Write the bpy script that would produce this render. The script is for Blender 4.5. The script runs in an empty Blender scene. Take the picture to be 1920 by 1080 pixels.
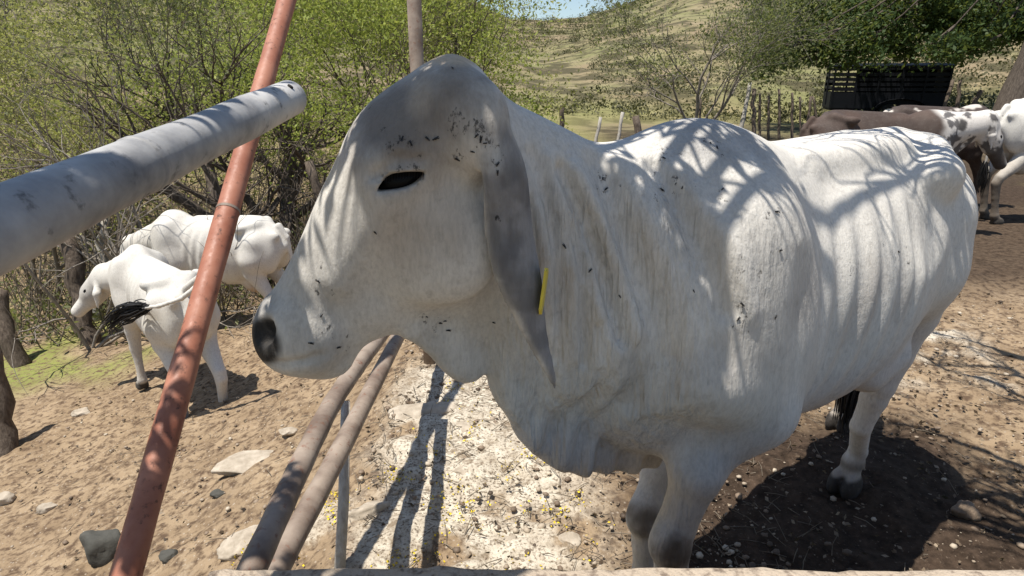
import bpy, math, random
import numpy as np
from mathutils import Vector, Matrix

# ------------------------------------------------------------------ camera, sky, sun, exposure
SC = bpy.context.scene
COL = SC.collection
CAM_Z, PITCH, FPX = 1.5, math.radians(18.0), 1200.0
cd = bpy.data.cameras.new("camera")
cam = bpy.data.objects.new("camera", cd)
COL.objects.link(cam)
cam.location = (0, 0, CAM_Z)
cam.rotation_euler = (math.pi / 2 - PITCH, 0, 0)
cd.sensor_width = 36.0
cd.lens = 36.0 * FPX / 1920.0
cd.clip_start = 0.02
cd.clip_end = 1500.0
SC.camera = cam

SUN_EL, SUN_AZ = math.radians(73.0), math.radians(-116.0)   # azimuth from +Y, clockwise
SUN_DIR = Vector((math.sin(SUN_AZ) * math.cos(SUN_EL), math.cos(SUN_AZ) * math.cos(SUN_EL), math.sin(SUN_EL)))
W = bpy.data.worlds.new("World")
SC.world = W
W.use_nodes = True
wn = W.node_tree
sky = wn.nodes.new("ShaderNodeTexSky")
sky.sky_type = 'NISHITA'
sky.sun_disc = False
sky.sun_elevation = SUN_EL
sky.sun_rotation = SUN_AZ
sky.air_density = 1.0
sky.dust_density = 0.4
wn.nodes["Background"].inputs[1].default_value = 0.10
wn.links.new(sky.outputs[0], wn.nodes["Background"].inputs[0])
sd = bpy.data.lights.new("sun", 'SUN')
sd.energy = 5.0
sd.angle = math.radians(0.45)
sd.color = (1.0, 0.95, 0.87)
sun = bpy.data.objects.new("sun", sd)
COL.objects.link(sun)
sun.rotation_euler = SUN_DIR.to_track_quat('Z', 'Y').to_euler()
sun.location = (0, 0, 30)
SC.view_settings.view_transform = 'Standard'
SC.view_settings.look = 'None'
SC.view_settings.exposure = 0.45
SC.view_settings.gamma = 1.0

# ------------------------------------------------------------------ small helpers
CP, SP = math.cos(PITCH), math.sin(PITCH)

def ray(px, py):
    x, y = (px - 960.0) / FPX, (540.0 - py) / FPX
    return np.array([x, CP + y * SP, -SP + y * CP])

def at(px, py, t):
    return np.array([0, 0, CAM_Z]) + ray(px, py) * t

def on_plane(px, py, o, d):
    """(s, z) where the line of sight meets the upright plane through o along the level direction d"""
    r = ray(px, py)
    n = np.array([-d[1], d[0]])
    t = (n[0] * o[0] + n[1] * o[1]) / (n[0] * r[0] + n[1] * r[1])
    p = np.array([0, 0, CAM_Z]) + r * t
    return ((p[0] - o[0]) * d[0] + (p[1] - o[1]) * d[1], p[2])

def tag(o, label=None, cat=None, group=None, kind=None):
    if label: o['label'] = label
    if cat: o['category'] = cat
    if group: o['group'] = group
    if kind: o['kind'] = kind
    return o

def empty(name, loc=(0, 0, 0), rz=0.0):
    o = bpy.data.objects.new(name, None)
    COL.objects.link(o)
    o.location = loc
    o.rotation_euler = (0, 0, rz)
    o.empty_display_size = 0.1
    return o

def link_mesh(name, me, mat, parent=None, loc=None, rz=None):
    o = bpy.data.objects.new(name, me)
    COL.objects.link(o)
    if mat is not None and len(me.materials) == 0:
        me.materials.append(mat)
    if parent is not None: o.parent = parent
    if loc is not None: o.location = loc
    if rz is not None: o.rotation_euler = (0, 0, rz)
    return o

def mesh_from(name, V, F, smooth=True, attr=None):
    """V (n,3) array, F (m,3 or 4) int array or list of lists; attr {name: (n,4)}"""
    me = bpy.data.meshes.new(name)
    V = np.asarray(V, dtype=np.float32)
    if isinstance(F, np.ndarray):
        k = F.shape[1]
        me.vertices.add(len(V)); me.loops.add(F.size); me.polygons.add(len(F))
        me.vertices.foreach_set("co", V.ravel())
        me.loops.foreach_set("vertex_index", F.astype(np.int32).ravel())
        me.polygons.foreach_set("loop_start", np.arange(0, F.size, k, dtype=np.int32))
        me.polygons.foreach_set("loop_total", np.full(len(F), k, dtype=np.int32))
    else:
        me.from_pydata([tuple(map(float, v)) for v in V], [], F)
    me.update(calc_edges=True)
    me.validate()
    me.polygons.foreach_set("use_smooth", np.full(len(me.polygons), smooth, dtype=bool))
    if attr:
        for k, a in attr.items():
            ca = me.color_attributes.new(k, 'FLOAT_COLOR', 'POINT')
            ca.data.foreach_set("color", np.asarray(a, dtype=np.float32).ravel())
    me.update()
    return me

class MB:
    """collects plain shapes into one mesh"""
    def __init__(self): self.V, self.F = [], []
    def add(self, V, F):
        b = len(self.V)
        self.V += [tuple(map(float, v)) for v in V]
        self.F += [[i + b for i in f] for f in F]
    def box(self, c, s, M=None):
        c, s = Vector(c), Vector(s) / 2
        vs = []
        for z in (-1, 1):
            for x, y in ((-1, -1), (1, -1), (1, 1), (-1, 1)):
                v = Vector((x * s.x, y * s.y, z * s.z))
                if M is not None: v = M @ v
                vs.append(c + v)
        self.add(vs, [[3, 2, 1, 0], [4, 5, 6, 7], [0, 1, 5, 4], [1, 2, 6, 5], [2, 3, 7, 6], [3, 0, 4, 7]])
    def tube(self, pts, radii, n=8, caps=True, squash=None):
        pts = [Vector(p) for p in pts]
        if not hasattr(radii, '__len__'): radii = [radii] * len(pts)
        rings, up = [], None
        for i, p in enumerate(pts):
            d = (pts[min(i + 1, len(pts) - 1)] - pts[max(i - 1, 0)])
            if d.length < 1e-9: d = Vector((0, 0, 1))
            d.normalize()
            if up is None:
                up = Vector((0, 0, 1)) if abs(d.z) < 0.9 else Vector((1, 0, 0))
            a = (up - d * up.dot(d))
            if a.length < 1e-6: a = d.orthogonal()
            a.normalize(); b = d.cross(a); up = a
            rings.append([p + (a * math.cos(2 * math.pi * k / n) + b * math.sin(2 * math.pi * k / n)) * radii[i] for k in range(n)])
        V = [v for r in rings for v in r]
        F = []
        for i in range(len(rings) - 1):
            for k in range(n):
                k2 = (k + 1) % n
                F.append([i * n + k, i * n + k2, (i + 1) * n + k2, (i + 1) * n + k])
        if caps:
            F.append(list(range(n))[::-1])
            F.append([(len(rings) - 1) * n + k for k in range(n)])
        self.add(V, F)
    def build(self, name, mat, parent=None, smooth=True, bevel=0.0, loc=None, rz=None):
        me = mesh_from(name, np.array(self.V), self.F, smooth)
        o = link_mesh(name, me, mat, parent, loc, rz)
        if bevel:
            m = o.modifiers.new("bevel", 'BEVEL'); m.width = bevel; m.segments = 2; m.limit_method = 'ANGLE'
        return o

def vnoise(P, seed=0):
    """smooth value noise in 0..1 for an (n,2) or (n,3) array"""
    P = np.asarray(P, dtype=np.float64)
    if P.shape[1] == 2: P = np.c_[P, np.full(len(P), 0.37)]
    i = np.floor(P).astype(np.int64); f = P - i
    f = f * f * (3 - 2 * f)
    def h(x, y, z):
        n = (x * 374761393 + y * 668265263 + z * 2147483647 + seed * 1274126177) & 0xFFFFFFFF
        n = ((n ^ (n >> 13)) * 1274126177) & 0xFFFFFFFF
        n = ((n ^ (n >> 16)) * 2246822519) & 0xFFFFFFFF
        return ((n ^ (n >> 15)) & 0xFFFFFF) / float(0xFFFFFF)
    r = 0
    for a in (0, 1):
        for b in (0, 1):
            for c in (0, 1):
                w = (f[:, 0] if a else 1 - f[:, 0]) * (f[:, 1] if b else 1 - f[:, 1]) * (f[:, 2] if c else 1 - f[:, 2])
                r = r + w * h(i[:, 0] + a, i[:, 1] + b, i[:, 2] + c)
    return r

def fbm(P, octaves=4, seed=0):
    P = np.asarray(P, dtype=np.float64)
    s, a, t = 0, 1.0, 0
    for k in range(octaves):
        s = s + a * vnoise(P * (2.03 ** k) + 13.7 * k, seed + k); t += a; a *= 0.5
    return s / t

def sstep(a, b, x):
    t = np.clip((x - a) / (b - a), 0, 1)
    return t * t * (3 - 2 * t)

# ------------------------------------------------------------------ material helpers
class NT:
    def __init__(self, name, rough=0.8, spec=0.3):
        self.m = bpy.data.materials.new(name)
        self.m.use_nodes = True
        self.t = self.m.node_tree
        self.b = self.t.nodes["Principled BSDF"]
        self.b.inputs["Roughness"].default_value = rough
        self.b.inputs["Specular IOR Level"].default_value = spec
    def n(self, typ, **kw):
        nd = self.t.nodes.new("ShaderNode" + typ)
        for k, v in kw.items(): setattr(nd, k, v)
        return nd
    def l(self, a, b): self.t.links.new(a, b)
    def coord(self, kind="Object"):
        return self.n("TexCoord").outputs[kind]
    def map(self, src, scale=(1, 1, 1), loc=(0, 0, 0), rot=(0, 0, 0)):
        m = self.n("Mapping"); self.l(src, m.inputs[0])
        m.inputs["Scale"].default_value = scale; m.inputs["Location"].default_value = loc; m.inputs["Rotation"].default_value = rot
        return m.outputs[0]
    def noise(self, src, scale, detail=4, rough=0.55, dist=0.0):
        nd = self.n("TexNoise"); self.l(src, nd.inputs["Vector"])
        nd.inputs["Scale"].default_value = scale; nd.inputs["Detail"].default_value = detail
        nd.inputs["Roughness"].default_value = rough; nd.inputs["Distortion"].default_value = dist
        return nd.outputs["Fac"]
    def vor(self, src, scale, feature='F1', out="Distance", rnd=1.0):
        nd = self.n("TexVoronoi", feature=feature); self.l(src, nd.inputs["Vector"])
        nd.inputs["Scale"].default_value = scale; nd.inputs["Randomness"].default_value = rnd
        return nd.outputs[out]
    def ramp(self, fac, stops, interp='LINEAR'):
        r = self.n("ValToRGB"); r.color_ramp.interpolation = interp
        e = r.color_ramp.elements
        while len(e) < len(stops): e.new(0.5)
        for i, (p, c) in enumerate(stops):
            e[i].position = p
            e[i].color = (c, c, c, 1) if not hasattr(c, '__len__') else (*c, 1)
        self.l(fac, r.inputs[0])
        return r.outputs[0]
    def mix(self, fac, a, b, mode='MIX'):
        m = self.n("Mix", data_type='RGBA', blend_type=mode)
        for i, v in ((0, fac), (6, a), (7, b)):
            if hasattr(v, 'is_linked') or hasattr(v, 'links'): self.l(v, m.inputs[i])
            elif hasattr(v, '__len__'): m.inputs[i].default_value = (*v, 1)
            else: m.inputs[i].default_value = v
        return m.outputs[2]
    def math(self, op, a, b=0.0, clamp=False):
        m = self.n("Math", operation=op, use_clamp=clamp)
        for i, v in ((0, a), (1, b)):
            if hasattr(v, 'links'): self.l(v, m.inputs[i])
            else: m.inputs[i].default_value = v
        return m.outputs[0]
    def color(self, c):
        if hasattr(c, 'links'): self.l(c, self.b.inputs["Base Color"])
        else: self.b.inputs["Base Color"].default_value = (*c, 1)
    def bump(self, h, strength=0.5, dist=0.01, prev=None):
        b = self.n("Bump"); b.inputs["Strength"].default_value = strength; b.inputs["Distance"].default_value = dist
        self.l(h, b.inputs["Height"])
        if prev is not None: self.l(prev, b.inputs["Normal"])
        self.l(b.outputs[0], self.b.inputs["Normal"])
        return b.outputs[0]

# ------------------------------------------------------------------ signed distance modelling
def rcone(p, a, b, ra, rb):
    a = np.asarray(a, np.float32); b = np.asarray(b, np.float32)
    ba = b - a; pa = p - a
    h = np.clip(pa @ ba / float(ba @ ba), 0, 1)
    return np.linalg.norm(pa - h[:, None] * ba, axis=1) - (ra + (rb - ra) * h)

def ell(p, c, r, R=None):
    q = p - np.asarray(c, np.float32)
    if R is not None: q = q @ np.asarray(R, np.float32)      # columns of R: the axes
    r = np.asarray(r, np.float32)
    k0 = np.linalg.norm(q / r, axis=1); k1 = np.linalg.norm(q / (r * r), axis=1) + 1e-9
    return k0 * (k0 - 1) / k1

def axes(x, z=(0, 0, 1)):
    x = np.asarray(x, float); x = x / np.linalg.norm(x)
    z = np.asarray(z, float); z = z - x * (z @ x); z = z / np.linalg.norm(z)
    return np.c_[x, np.cross(z, x), z]

def smin(a, b, k):
    h = np.clip(0.5 + 0.5 * (b - a) / k, 0, 1)
    return b + (a - b) * h - k * h * (1 - h)

def smax(a, b, k): return -smin(-a, -b, k)

def poly2(p2, poly):
    """signed distance to a closed 2-D polygon (negative inside)"""
    P = np.asarray(poly, np.float32); n = len(P)
    d = np.full(len(p2), 1e9, np.float32); s = np.ones(len(p2), np.float32)
    x, y = p2[:, 0], p2[:, 1]
    for i in range(n):
        a, b = P[i], P[i - 1]
        e = b - a; wx, wy = x - a[0], y - a[1]
        h = np.clip((wx * e[0] + wy * e[1]) / float(e @ e + 1e-12), 0, 1)
        d = np.minimum(d, (wx - e[0] * h) ** 2 + (wy - e[1] * h) ** 2)
        c1, c2, c3 = y >= a[1], y < b[1], e[0] * wy > e[1] * wx
        s = np.where((c1 & c2 & c3) | (~c1 & ~c2 & ~c3), -s, s)
    return s * np.sqrt(d)

def smooth_poly(pts, it=2):
    P = np.asarray(pts, float)
    for _ in range(it):
        Q = np.roll(P, -1, axis=0)
        P = np.stack([0.75 * P + 0.25 * Q, 0.25 * P + 0.75 * Q], 1).reshape(-1, 2)
    return P

def inflate(p2, y, poly, D, Wd):
    """a flat outline given depth: elliptic edge of width D, half thickness Wd (number or array)"""
    d2 = poly2(p2, poly)
    a = np.maximum(d2 + D, 0)
    k0 = np.sqrt((a / D) ** 2 + (y / Wd) ** 2)
    k1 = np.sqrt((a / (D * D)) ** 2 + (y / (Wd * Wd)) ** 2) + 1e-6
    return k0 * (k0 - 1) / k1

def surface_nets(fn, lo, hi, vox, B=8, band=2.2):
    """mesh of fn(p)=0; only blocks of B voxels near the surface are sampled finely"""
    lo = np.asarray(lo, float); hi = np.asarray(hi, float)
    nb = np.ceil((hi - lo) / (vox * B)).astype(int)
    n = nb * B + 1
    gx = [lo[i] + vox * B * (np.arange(nb[i]) + 0.5) for i in range(3)]
    C = np.stack(np.meshgrid(*gx, indexing='ij'), -1).reshape(-1, 3).astype(np.float32)
    fc = fn(C)
    act = np.abs(fc) < vox * B * 0.866 * band
    F = np.repeat(np.repeat(np.repeat(np.where(fc < 0, -1, 1).reshape(nb).astype(np.float32), B, 0), B, 1), B, 2)
    F = np.pad(F, ((0, 1), (0, 1), (0, 1)), mode='edge')
    ids = np.argwhere(act.reshape(nb))
    k = np.arange(B + 1)
    off = np.stack(np.meshgrid(k, k, k, indexing='ij'), -1).reshape(-1, 3)
    for s in range(0, len(ids), 700):
        I = (ids[s:s + 700, None, :] * B + off[None]).reshape(-1, 3)
        f = fn((lo + I * vox).astype(np.float32))
        F[I[:, 0], I[:, 1], I[:, 2]] = f
    S = F < 0
    m = np.zeros(tuple(n - 1), np.int8)
    for a in (0, 1):
        for b in (0, 1):
            for c in (0, 1):
                m += S[a:n[0] - 1 + a, b:n[1] - 1 + b, c:n[2] - 1 + c]
    cells = np.argwhere((m > 0) & (m < 8))
    idx = np.full(tuple(n - 1), -1, np.int32)
    idx[cells[:, 0], cells[:, 1], cells[:, 2]] = np.arange(len(cells))
    cor = np.array([[a, b, c] for a in (0, 1) for b in (0, 1) for c in (0, 1)])
    fv = np.stack([F[cells[:, 0] + c[0], cells[:, 1] + c[1], cells[:, 2] + c[2]] for c in cor], 1)
    acc = np.zeros((len(cells), 3)); cnt = np.zeros(len(cells))
    for i in range(8):
        for j in range(i + 1, 8):
            if np.abs(cor[i] - cor[j]).sum() != 1: continue
            fa, fb = fv[:, i], fv[:, j]
            x = (fa < 0) != (fb < 0)
            t = np.where(x, fa / np.where(x, fa - fb, 1), 0)
            acc += np.where(x[:, None], cor[i] + (cor[j] - cor[i]) * t[:, None], 0); cnt += x
    V = lo + (cells + acc / cnt[:, None]) * vox
    quads = []
    for ax in range(3):
        u, v = (ax + 1) % 3, (ax + 2) % 3
        sl0 = [slice(1, n[i] - 1) for i in range(3)]; sl1 = list(sl0)
        sl0[ax] = slice(0, n[ax] - 1); sl1[ax] = slice(1, n[ax])
        A, Bb = S[tuple(sl0)], S[tuple(sl1)]
        e = np.argwhere(A != Bb)
        flip = A[e[:, 0], e[:, 1], e[:, 2]]
        e = e + np.array([0 if i == ax else 1 for i in range(3)])
        du = np.eye(3, dtype=int)[u]; dv = np.eye(3, dtype=int)[v]
        q = np.stack([idx[tuple((e - du - dv).T)], idx[tuple((e - dv).T)], idx[tuple(e.T)], idx[tuple((e - du).T)]], 1)
        q = np.where(flip[:, None], q, q[:, ::-1])
        quads.append(q[(q >= 0).all(1)])
    Q = np.concatenate(quads)
    # one light smoothing pass removes the voxel steps
    E = np.concatenate([Q[:, [0, 1]], Q[:, [1, 2]], Q[:, [2, 3]], Q[:, [3, 0]]])
    for lam in (0.5, -0.52, 0.5):
        s = np.zeros_like(V); c = np.zeros(len(V))
        for kk in range(3):
            s[:, kk] = np.bincount(E[:, 0], V[E[:, 1], kk], len(V)) + np.bincount(E[:, 1], V[E[:, 0], kk], len(V))
        c = np.bincount(E[:, 0], minlength=len(V)) + np.bincount(E[:, 1], minlength=len(V))
        V = V + lam * (s / np.maximum(c, 1)[:, None] - V)
    return V, Q
# ------------------------------------------------------------------ lie of the land
_EA = np.array([-1.5, -.6, -.3, -.12, -.03, .0, .05, .10, .17, .25, .4, .8, 1.5])
_EE = np.array([.17, .17, .16, .145, .094, .084, .082, .086, .106, .135, .16, .17, .17])
_R0 = np.array([9., 9., 10., 12., 17., 19., 21., 22., 23., 24., 27., 28., 28.])
def ground_z(x, y):
    sc = np.isscalar(x) or np.ndim(x) == 0
    x = np.atleast_1d(np.asarray(x, float)); y = np.atleast_1d(np.asarray(y, float))
    z = .05 * sstep(1.3, 2.5, y)
    d = np.clip(-.55 - x, 0, None)
    z = z - 1.45 * (1 - np.exp(-d * .36)) * (1 - sstep(7.5, 15, y))
    r = np.hypot(x, y); a = np.where(y > 1, x / np.maximum(y, 1), np.sign(x) * 1.5)
    E = np.interp(a, _EA, _EE); r0 = np.interp(a, _EA, _R0)
    R1 = 105.0
    u = np.clip((r - r0) / (R1 - r0), 0, 3)
    top = 1.5 + R1 * E
    h = np.where(u < 1, top * (u ** 1.12), top - (u - 1) * 10)
    h = h * np.clip((y + 4) / 6, 0, 1)
    P = np.stack([x, y], 1)
    h = h + (fbm(P * .09, 3, 5) - .5) * 2.2 * sstep(0.05, .35, u)
    h = h + (fbm(P * .4, 3, 8) - .5) * .5 * sstep(0.02, .2, u)
    z = z + h
    return float(z[0]) if sc else z

def graded(lo, hi, a, b, step, ratio, cap):
    """coordinates with a constant step between a and b, growing towards lo and hi"""
    mid = np.arange(a, b + step * .5, step)
    up, v, s = [], b, step
    while v < hi: s = min(s * ratio, cap); v += s; up.append(v)
    dn, v, s = [], a, step
    while v > lo: s = min(s * ratio, cap); v -= s; dn.append(v)
    return np.array(dn[::-1] + list(mid) + up)

gx = graded(-95, 120, -2.9, 3.0, .0175, 1.05, 1.3)
gy = graded(-6, 150, .75, 4.3, .0175, 1.05, 1.3)
GX, GY = np.meshgrid(gx, gy, indexing='ij')
P = np.stack([GX.ravel(), GY.ravel()], 1)
gzv = ground_z(P[:, 0], P[:, 1])
near = sstep(14, 4, np.hypot(P[:, 0], P[:, 1] - 2))
# zones: pale broken rock, grass, dark trodden dung with some shade painted in
warp = (fbm(P * 2.2, 3, 31) - .5)
wx, wy = P[:, 0] + warp * .5, P[:, 1] + (fbm(P * 2.0, 3, 37) - .5) * .5
n1, n2, n3 = fbm(P * 4.5, 4, 41), fbm(P * 1.3, 3, 43), fbm(P * 14, 3, 47)
pale = sstep(-.62, -.42, wx) * sstep(.40, .10, wx) * sstep(3.4, 2.9, wy) * sstep(.40, .47, n1 + .10 * sstep(1.7, 2.3, wy))
pale = np.maximum(pale, sstep(1.35, 1.6, wx) * sstep(2.5, 2.2, wx - .25 * (wy - 2)) * sstep(2.75, 3.0, wy) * sstep(3.9, 3.5, wy) * sstep(.42, .55, n1))
pale = np.maximum(pale, .8 * sstep(-1.4, -1.1, wx) * sstep(-.5, -.8, wx) * sstep(.50, .60, n1) * sstep(2.6, 2.2, wy))
dark = sstep(.22, .5, wx - .10 * (wy - 1.6)) * sstep(1.9, 1.55, wx - .28 * (wy - 1.6)) * sstep(2.75, 2.35, wy)  # dark dung, laid where the big cow's shadow falls
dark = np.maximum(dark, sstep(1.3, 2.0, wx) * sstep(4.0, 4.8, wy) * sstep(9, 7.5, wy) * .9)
dark = np.maximum(dark, sstep(1.0, 3.0, wx) * sstep(6, 8, wy) * sstep(26, 21, wy) * sstep(.22, .38, n2))  # dark soil, deepened to stand in for shade under the big tree
grass = sstep(-2.9, -3.6, wx) * sstep(4.5, 5.2, wy) * sstep(8, 6.5, wy) * sstep(.42, .55, n2)
grass = np.maximum(grass, sstep(9, 11, wy + .3 * wx) * sstep(30, 18, wy) * sstep(-.6, 1.4, wx) * sstep(.3, .5, n2 + .12) * (1 - dark))
hillf = sstep(11, 26, np.hypot(P[:, 0], P[:, 1]) + 6 * (P[:, 0] < -1))
lum = (fbm(P * 5, 4, 51) - .5) * .075 + (n3 - .5) * .028 + (fbm(P * 34, 2, 53) - .5) * .014
rock = pale * ((np.round(fbm(P * 6, 2, 57) * 7) / 7 - .5) * .06 + .012)
gzv = gzv + near * (lum * (1 - .35 * pale) + rock) + (1 - near) * (fbm(P * 1.1, 3, 59) - .5) * .15 * sstep(40, 12, P[:, 1])
nx, ny = len(gx), len(gy)
I = np.arange(nx * ny).reshape(nx, ny)
Fq = np.stack([I[:-1, :-1].ravel(), I[1:, :-1].ravel(), I[1:, 1:].ravel(), I[:-1, 1:].ravel()], 1)
me = mesh_from('ground', np.c_[P, gzv], Fq, True, {'zone': np.stack([pale, grass, dark, hillf], 1)})

g = NT('soil', .95, .12)
co = g.coord()
at_ = g.n("Attribute", attribute_name='zone')
sep = g.n("SeparateColor"); g.l(at_.outputs["Color"], sep.inputs[0])
zr, zg, zb, za = sep.outputs[0], sep.outputs[1], sep.outputs[2], at_.outputs["Alpha"]
na = g.noise(co, 3.2, 6, .62); nb = g.noise(co, 22, 6, .65); nc = g.noise(co, 90, 4, .6)
dirt = g.mix(g.ramp(na, [(.3, 0.0), (.7, 1.0)]), (.205, .143, .086), (.36, .268, .172))
dirt = g.mix(g.ramp(nb, [(.38, 1.0), (.54, 0.0)]), dirt, (.105, .070, .045))
dirt = g.mix(g.ramp(g.vor(co, 38), [(.10, 1.0), (.20, 0.0)]), dirt, g.mix(nc, (.20, .15, .11), (.52, .44, .34)))
pl = g.mix(g.ramp(nb, [(.35, 0.0), (.65, 1.0)]), (.40, .34, .26), (.62, .56, .455))
pl = g.mix(g.ramp(nc, [(.36, 1.0), (.50, 0.0)]), pl, (.16, .125, .09))
pl = g.mix(g.ramp(g.noise(co, 9, 6, .7), [(.36, .9), (.46, 0.0)]), pl, (.20, .15, .10))
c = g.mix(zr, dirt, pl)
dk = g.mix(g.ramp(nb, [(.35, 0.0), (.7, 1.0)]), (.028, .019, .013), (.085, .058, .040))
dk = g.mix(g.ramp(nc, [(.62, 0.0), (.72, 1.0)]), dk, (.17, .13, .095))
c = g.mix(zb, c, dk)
gr = g.mix(na, (.16, .19, .045), (.27, .27, .085))
c = g.mix(g.math('MULTIPLY', zg, g.ramp(nb, [(.38, 0.0), (.55, 1.0)])), c, gr)
# hillside: bleached grass, bare earth, trodden terraces, low scrub
hm = g.map(co, (.11, .11, .11)); h1 = g.noise(hm, 1.0, 6, .62); h2 = g.noise(g.map(co, (.55, .55, .8)), 1.0, 6, .68)
h3 = g.noise(g.map(co, (.35, .45, 1.1)), 1.0, 6, .72, .6)
hc = g.mix(g.ramp(h1, [(.40, 0.0), (.58, 1.0)]), (.235, .182, .112), (.185, .182, .080))
hc = g.mix(g.ramp(h3, [(.50, 0.0), (.66, .6)]), hc, (.28, .235, .145))
hc = g.mix(g.ramp(h2, [(.44, .95), (.54, 0.0)]), hc, (.075, .066, .036))
c = g.mix(za, c, g.mix(g.math('MULTIPLY', zg, .75), hc, (.29, .285, .10)))
g.color(c)
bh = g.math('ADD', g.math('MULTIPLY', nb, .6), g.math('MULTIPLY', nc, .35))
g.bump(bh, .9, .02)
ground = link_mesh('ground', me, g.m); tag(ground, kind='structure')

# ------------------------------------------------------------------ plant materials
def leaf_mat(name, c1, c2, c3, trans=.45):
    m = NT(name, .6, .25)
    a = m.n("Attribute", attribute_name='tint')
    f = m.n("SeparateColor"); m.l(a.outputs["Color"], f.inputs[0])
    col = m.ramp(f.outputs[0], [(0, c1), (.5, c2), (1, c3)])
    m.color(col)
    tr = m.n("BsdfTranslucent"); m.l(m.mix(.5, col, (.33, .37, .07)), tr.inputs[0])
    mx = m.n("MixShader"); mx.inputs[0].default_value = trans
    out = m.t.nodes["Material Output"]
    m.l(m.b.outputs[0], mx.inputs[1]); m.l(tr.outputs[0], mx.inputs[2]); m.l(mx.outputs[0], out.inputs[0])
    return m.m

def bark_mat(name, c1, c2, scale=30):
    m = NT(name, .9, .15)
    co = m.coord()
    n = m.noise(m.map(co, (1, 1, .25)), scale, 6, .65)
    m.color(m.mix(m.ramp(n, [(.3, 0.0), (.7, 1.0)]), c1, c2))
    m.bump(n, .8, .02)
    return m.m

LEAF_LIGHT = leaf_mat('leaf_light', (.28, .29, .08), (.38, .38, .12), (.52, .48, .22))
LEAF_FRESH = leaf_mat('leaf_fresh', (.18, .225, .045), (.30, .355, .07), (.44, .46, .12))
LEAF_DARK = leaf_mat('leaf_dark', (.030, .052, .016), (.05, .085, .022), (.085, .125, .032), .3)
LEAF_GREY = leaf_mat('leaf_grey', (.095, .11, .045), (.15, .165, .07), (.23, .235, .11))
SCRUB = leaf_mat('hill_scrub', (.055, .055, .028), (.10, .095, .045), (.17, .15, .075), .15)
BARK_DARK = bark_mat('bark_dark', (.055, .044, .035), (.16, .13, .105))
BARK_GREY = bark_mat('bark_grey', (.13, .11, .09), (.32, .285, .24))
BARK_TWIG = bark_mat('bark_twig', (.12, .095, .07), (.26, .22, .17))

def leaf_cloud(pts, n, size, rng, spread, aspect=.45, flat=0.0):
    """n leaf-shaped faces scattered round the points"""
    pts = np.asarray(pts)
    k = rng.integers(0, len(pts), n)
    c = pts[k] + rng.normal(0, spread, (n, 3)) * np.array([1, 1, .8])
    a = rng.normal(0, 1, (n, 3)); a[:, 2] *= (1 - flat); a /= np.linalg.norm(a, axis=1)[:, None]
    b = np.cross(a, rng.normal(0, 1, (n, 3))); b /= np.linalg.norm(b, axis=1)[:, None] + 1e-9
    s = size * rng.uniform(.6, 1.4, n)[:, None]
    V = np.stack([c - a * s, c + b * s * aspect, c + a * s, c - b * s * aspect], 1).reshape(-1, 3)
    F = np.arange(4 * n).reshape(n, 4)
    t = np.clip(rng.normal(.45, .22, n) + .25 * (vnoise(c * 1.1, 3) - .5), 0, 1)
    t = np.repeat(t, 4)
    return V, F, np.stack([t, t, t, np.ones_like(t)], 1)

def grow(mb, rng, p, d, length, r, level, tips, wig=.25, split=(2, 4), up=.12, ratio=.68, nseg=5, sides=6, keep=0):
    pts, rad = [p.copy()], [r]
    q = p.copy(); dd = d / np.linalg.norm(d)
    kids = []
    for i in range(nseg):
        dd = dd + rng.normal(0, wig, 3) * (.5 if i == 0 else 1) / nseg ** .5 + np.array([0, 0, up]) / nseg
        dd /= np.linalg.norm(dd)
        q = q + dd * length / nseg
        pts.append(q.copy()); rad.append(r * (1 - .55 * (i + 1) / nseg))
        if level > 0 and i >= 1 and rng.random() < .75: kids.append((q.copy(), dd.copy(), rad[-1]))
        if level <= 1: tips.append(q.copy())
    if level == 0: rad[-1] = r * .25
    mb.tube(pts, rad, sides if level > 1 else max(3, sides - 2), caps=False)
    if level > 0:
        for _ in range(rng.integers(*split)): kids.append((q.copy(), dd.copy(), rad[-1]))
        for (kp, kd, kr) in kids:
            ax = rng.normal(0, 1, 3); ax -= kd * (ax @ kd); ax /= np.linalg.norm(ax)
            ang = rng.uniform(.35, .95)
            nd = kd * math.cos(ang) + ax * math.sin(ang)
            grow(mb, rng, kp, nd, length * ratio * rng.uniform(.75, 1.2), kr * .72, level - 1, tips, wig, split, up, ratio, nseg, sides)

def tree(name, label, cat, base, stems, seed, leaf, n_leaf, leaf_size, bark, level=3, spread=.12, wig=.35, up=.15, ratio=.68, split=(2, 4), nseg=5, group=None, aspect=.45, zmin=None):
    """stems: list of (direction, length, radius)"""
    rng = np.random.default_rng(seed)
    root = empty(name, base); tag(root, label, cat, group)
    mb, tips = MB(), []
    for d, L, r in stems:
        grow(mb, rng, np.array([0., 0., -.05]), np.array(d, float), L, r, level, tips, wig, split, up, ratio, nseg)
    mb.build('trunk', bark, root)
    if n_leaf:
        tp = np.array(tips)
        if zmin is not None: tp = tp[tp[:, 2] > zmin]
        # clumps: some twigs are bare
        keep = vnoise(tp * 1.3 + seed, 5) > .36
        tp = tp[keep] if keep.sum() > 8 else tp
        V, F, T = leaf_cloud(tp, n_leaf, leaf_size, rng, spread, aspect)
        link_mesh('crown', mesh_from('crown', V, F, False, {'tint': T}), leaf, root)
    return root
# ------------------------------------------------------------------ trees and scrub on the left bank
def gp(px, t):
    """ground below the picture column px at camera depth t"""
    x = (px - 960) / FPX * t
    y = t * .98
    return (x, y, ground_z(x, y))

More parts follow.
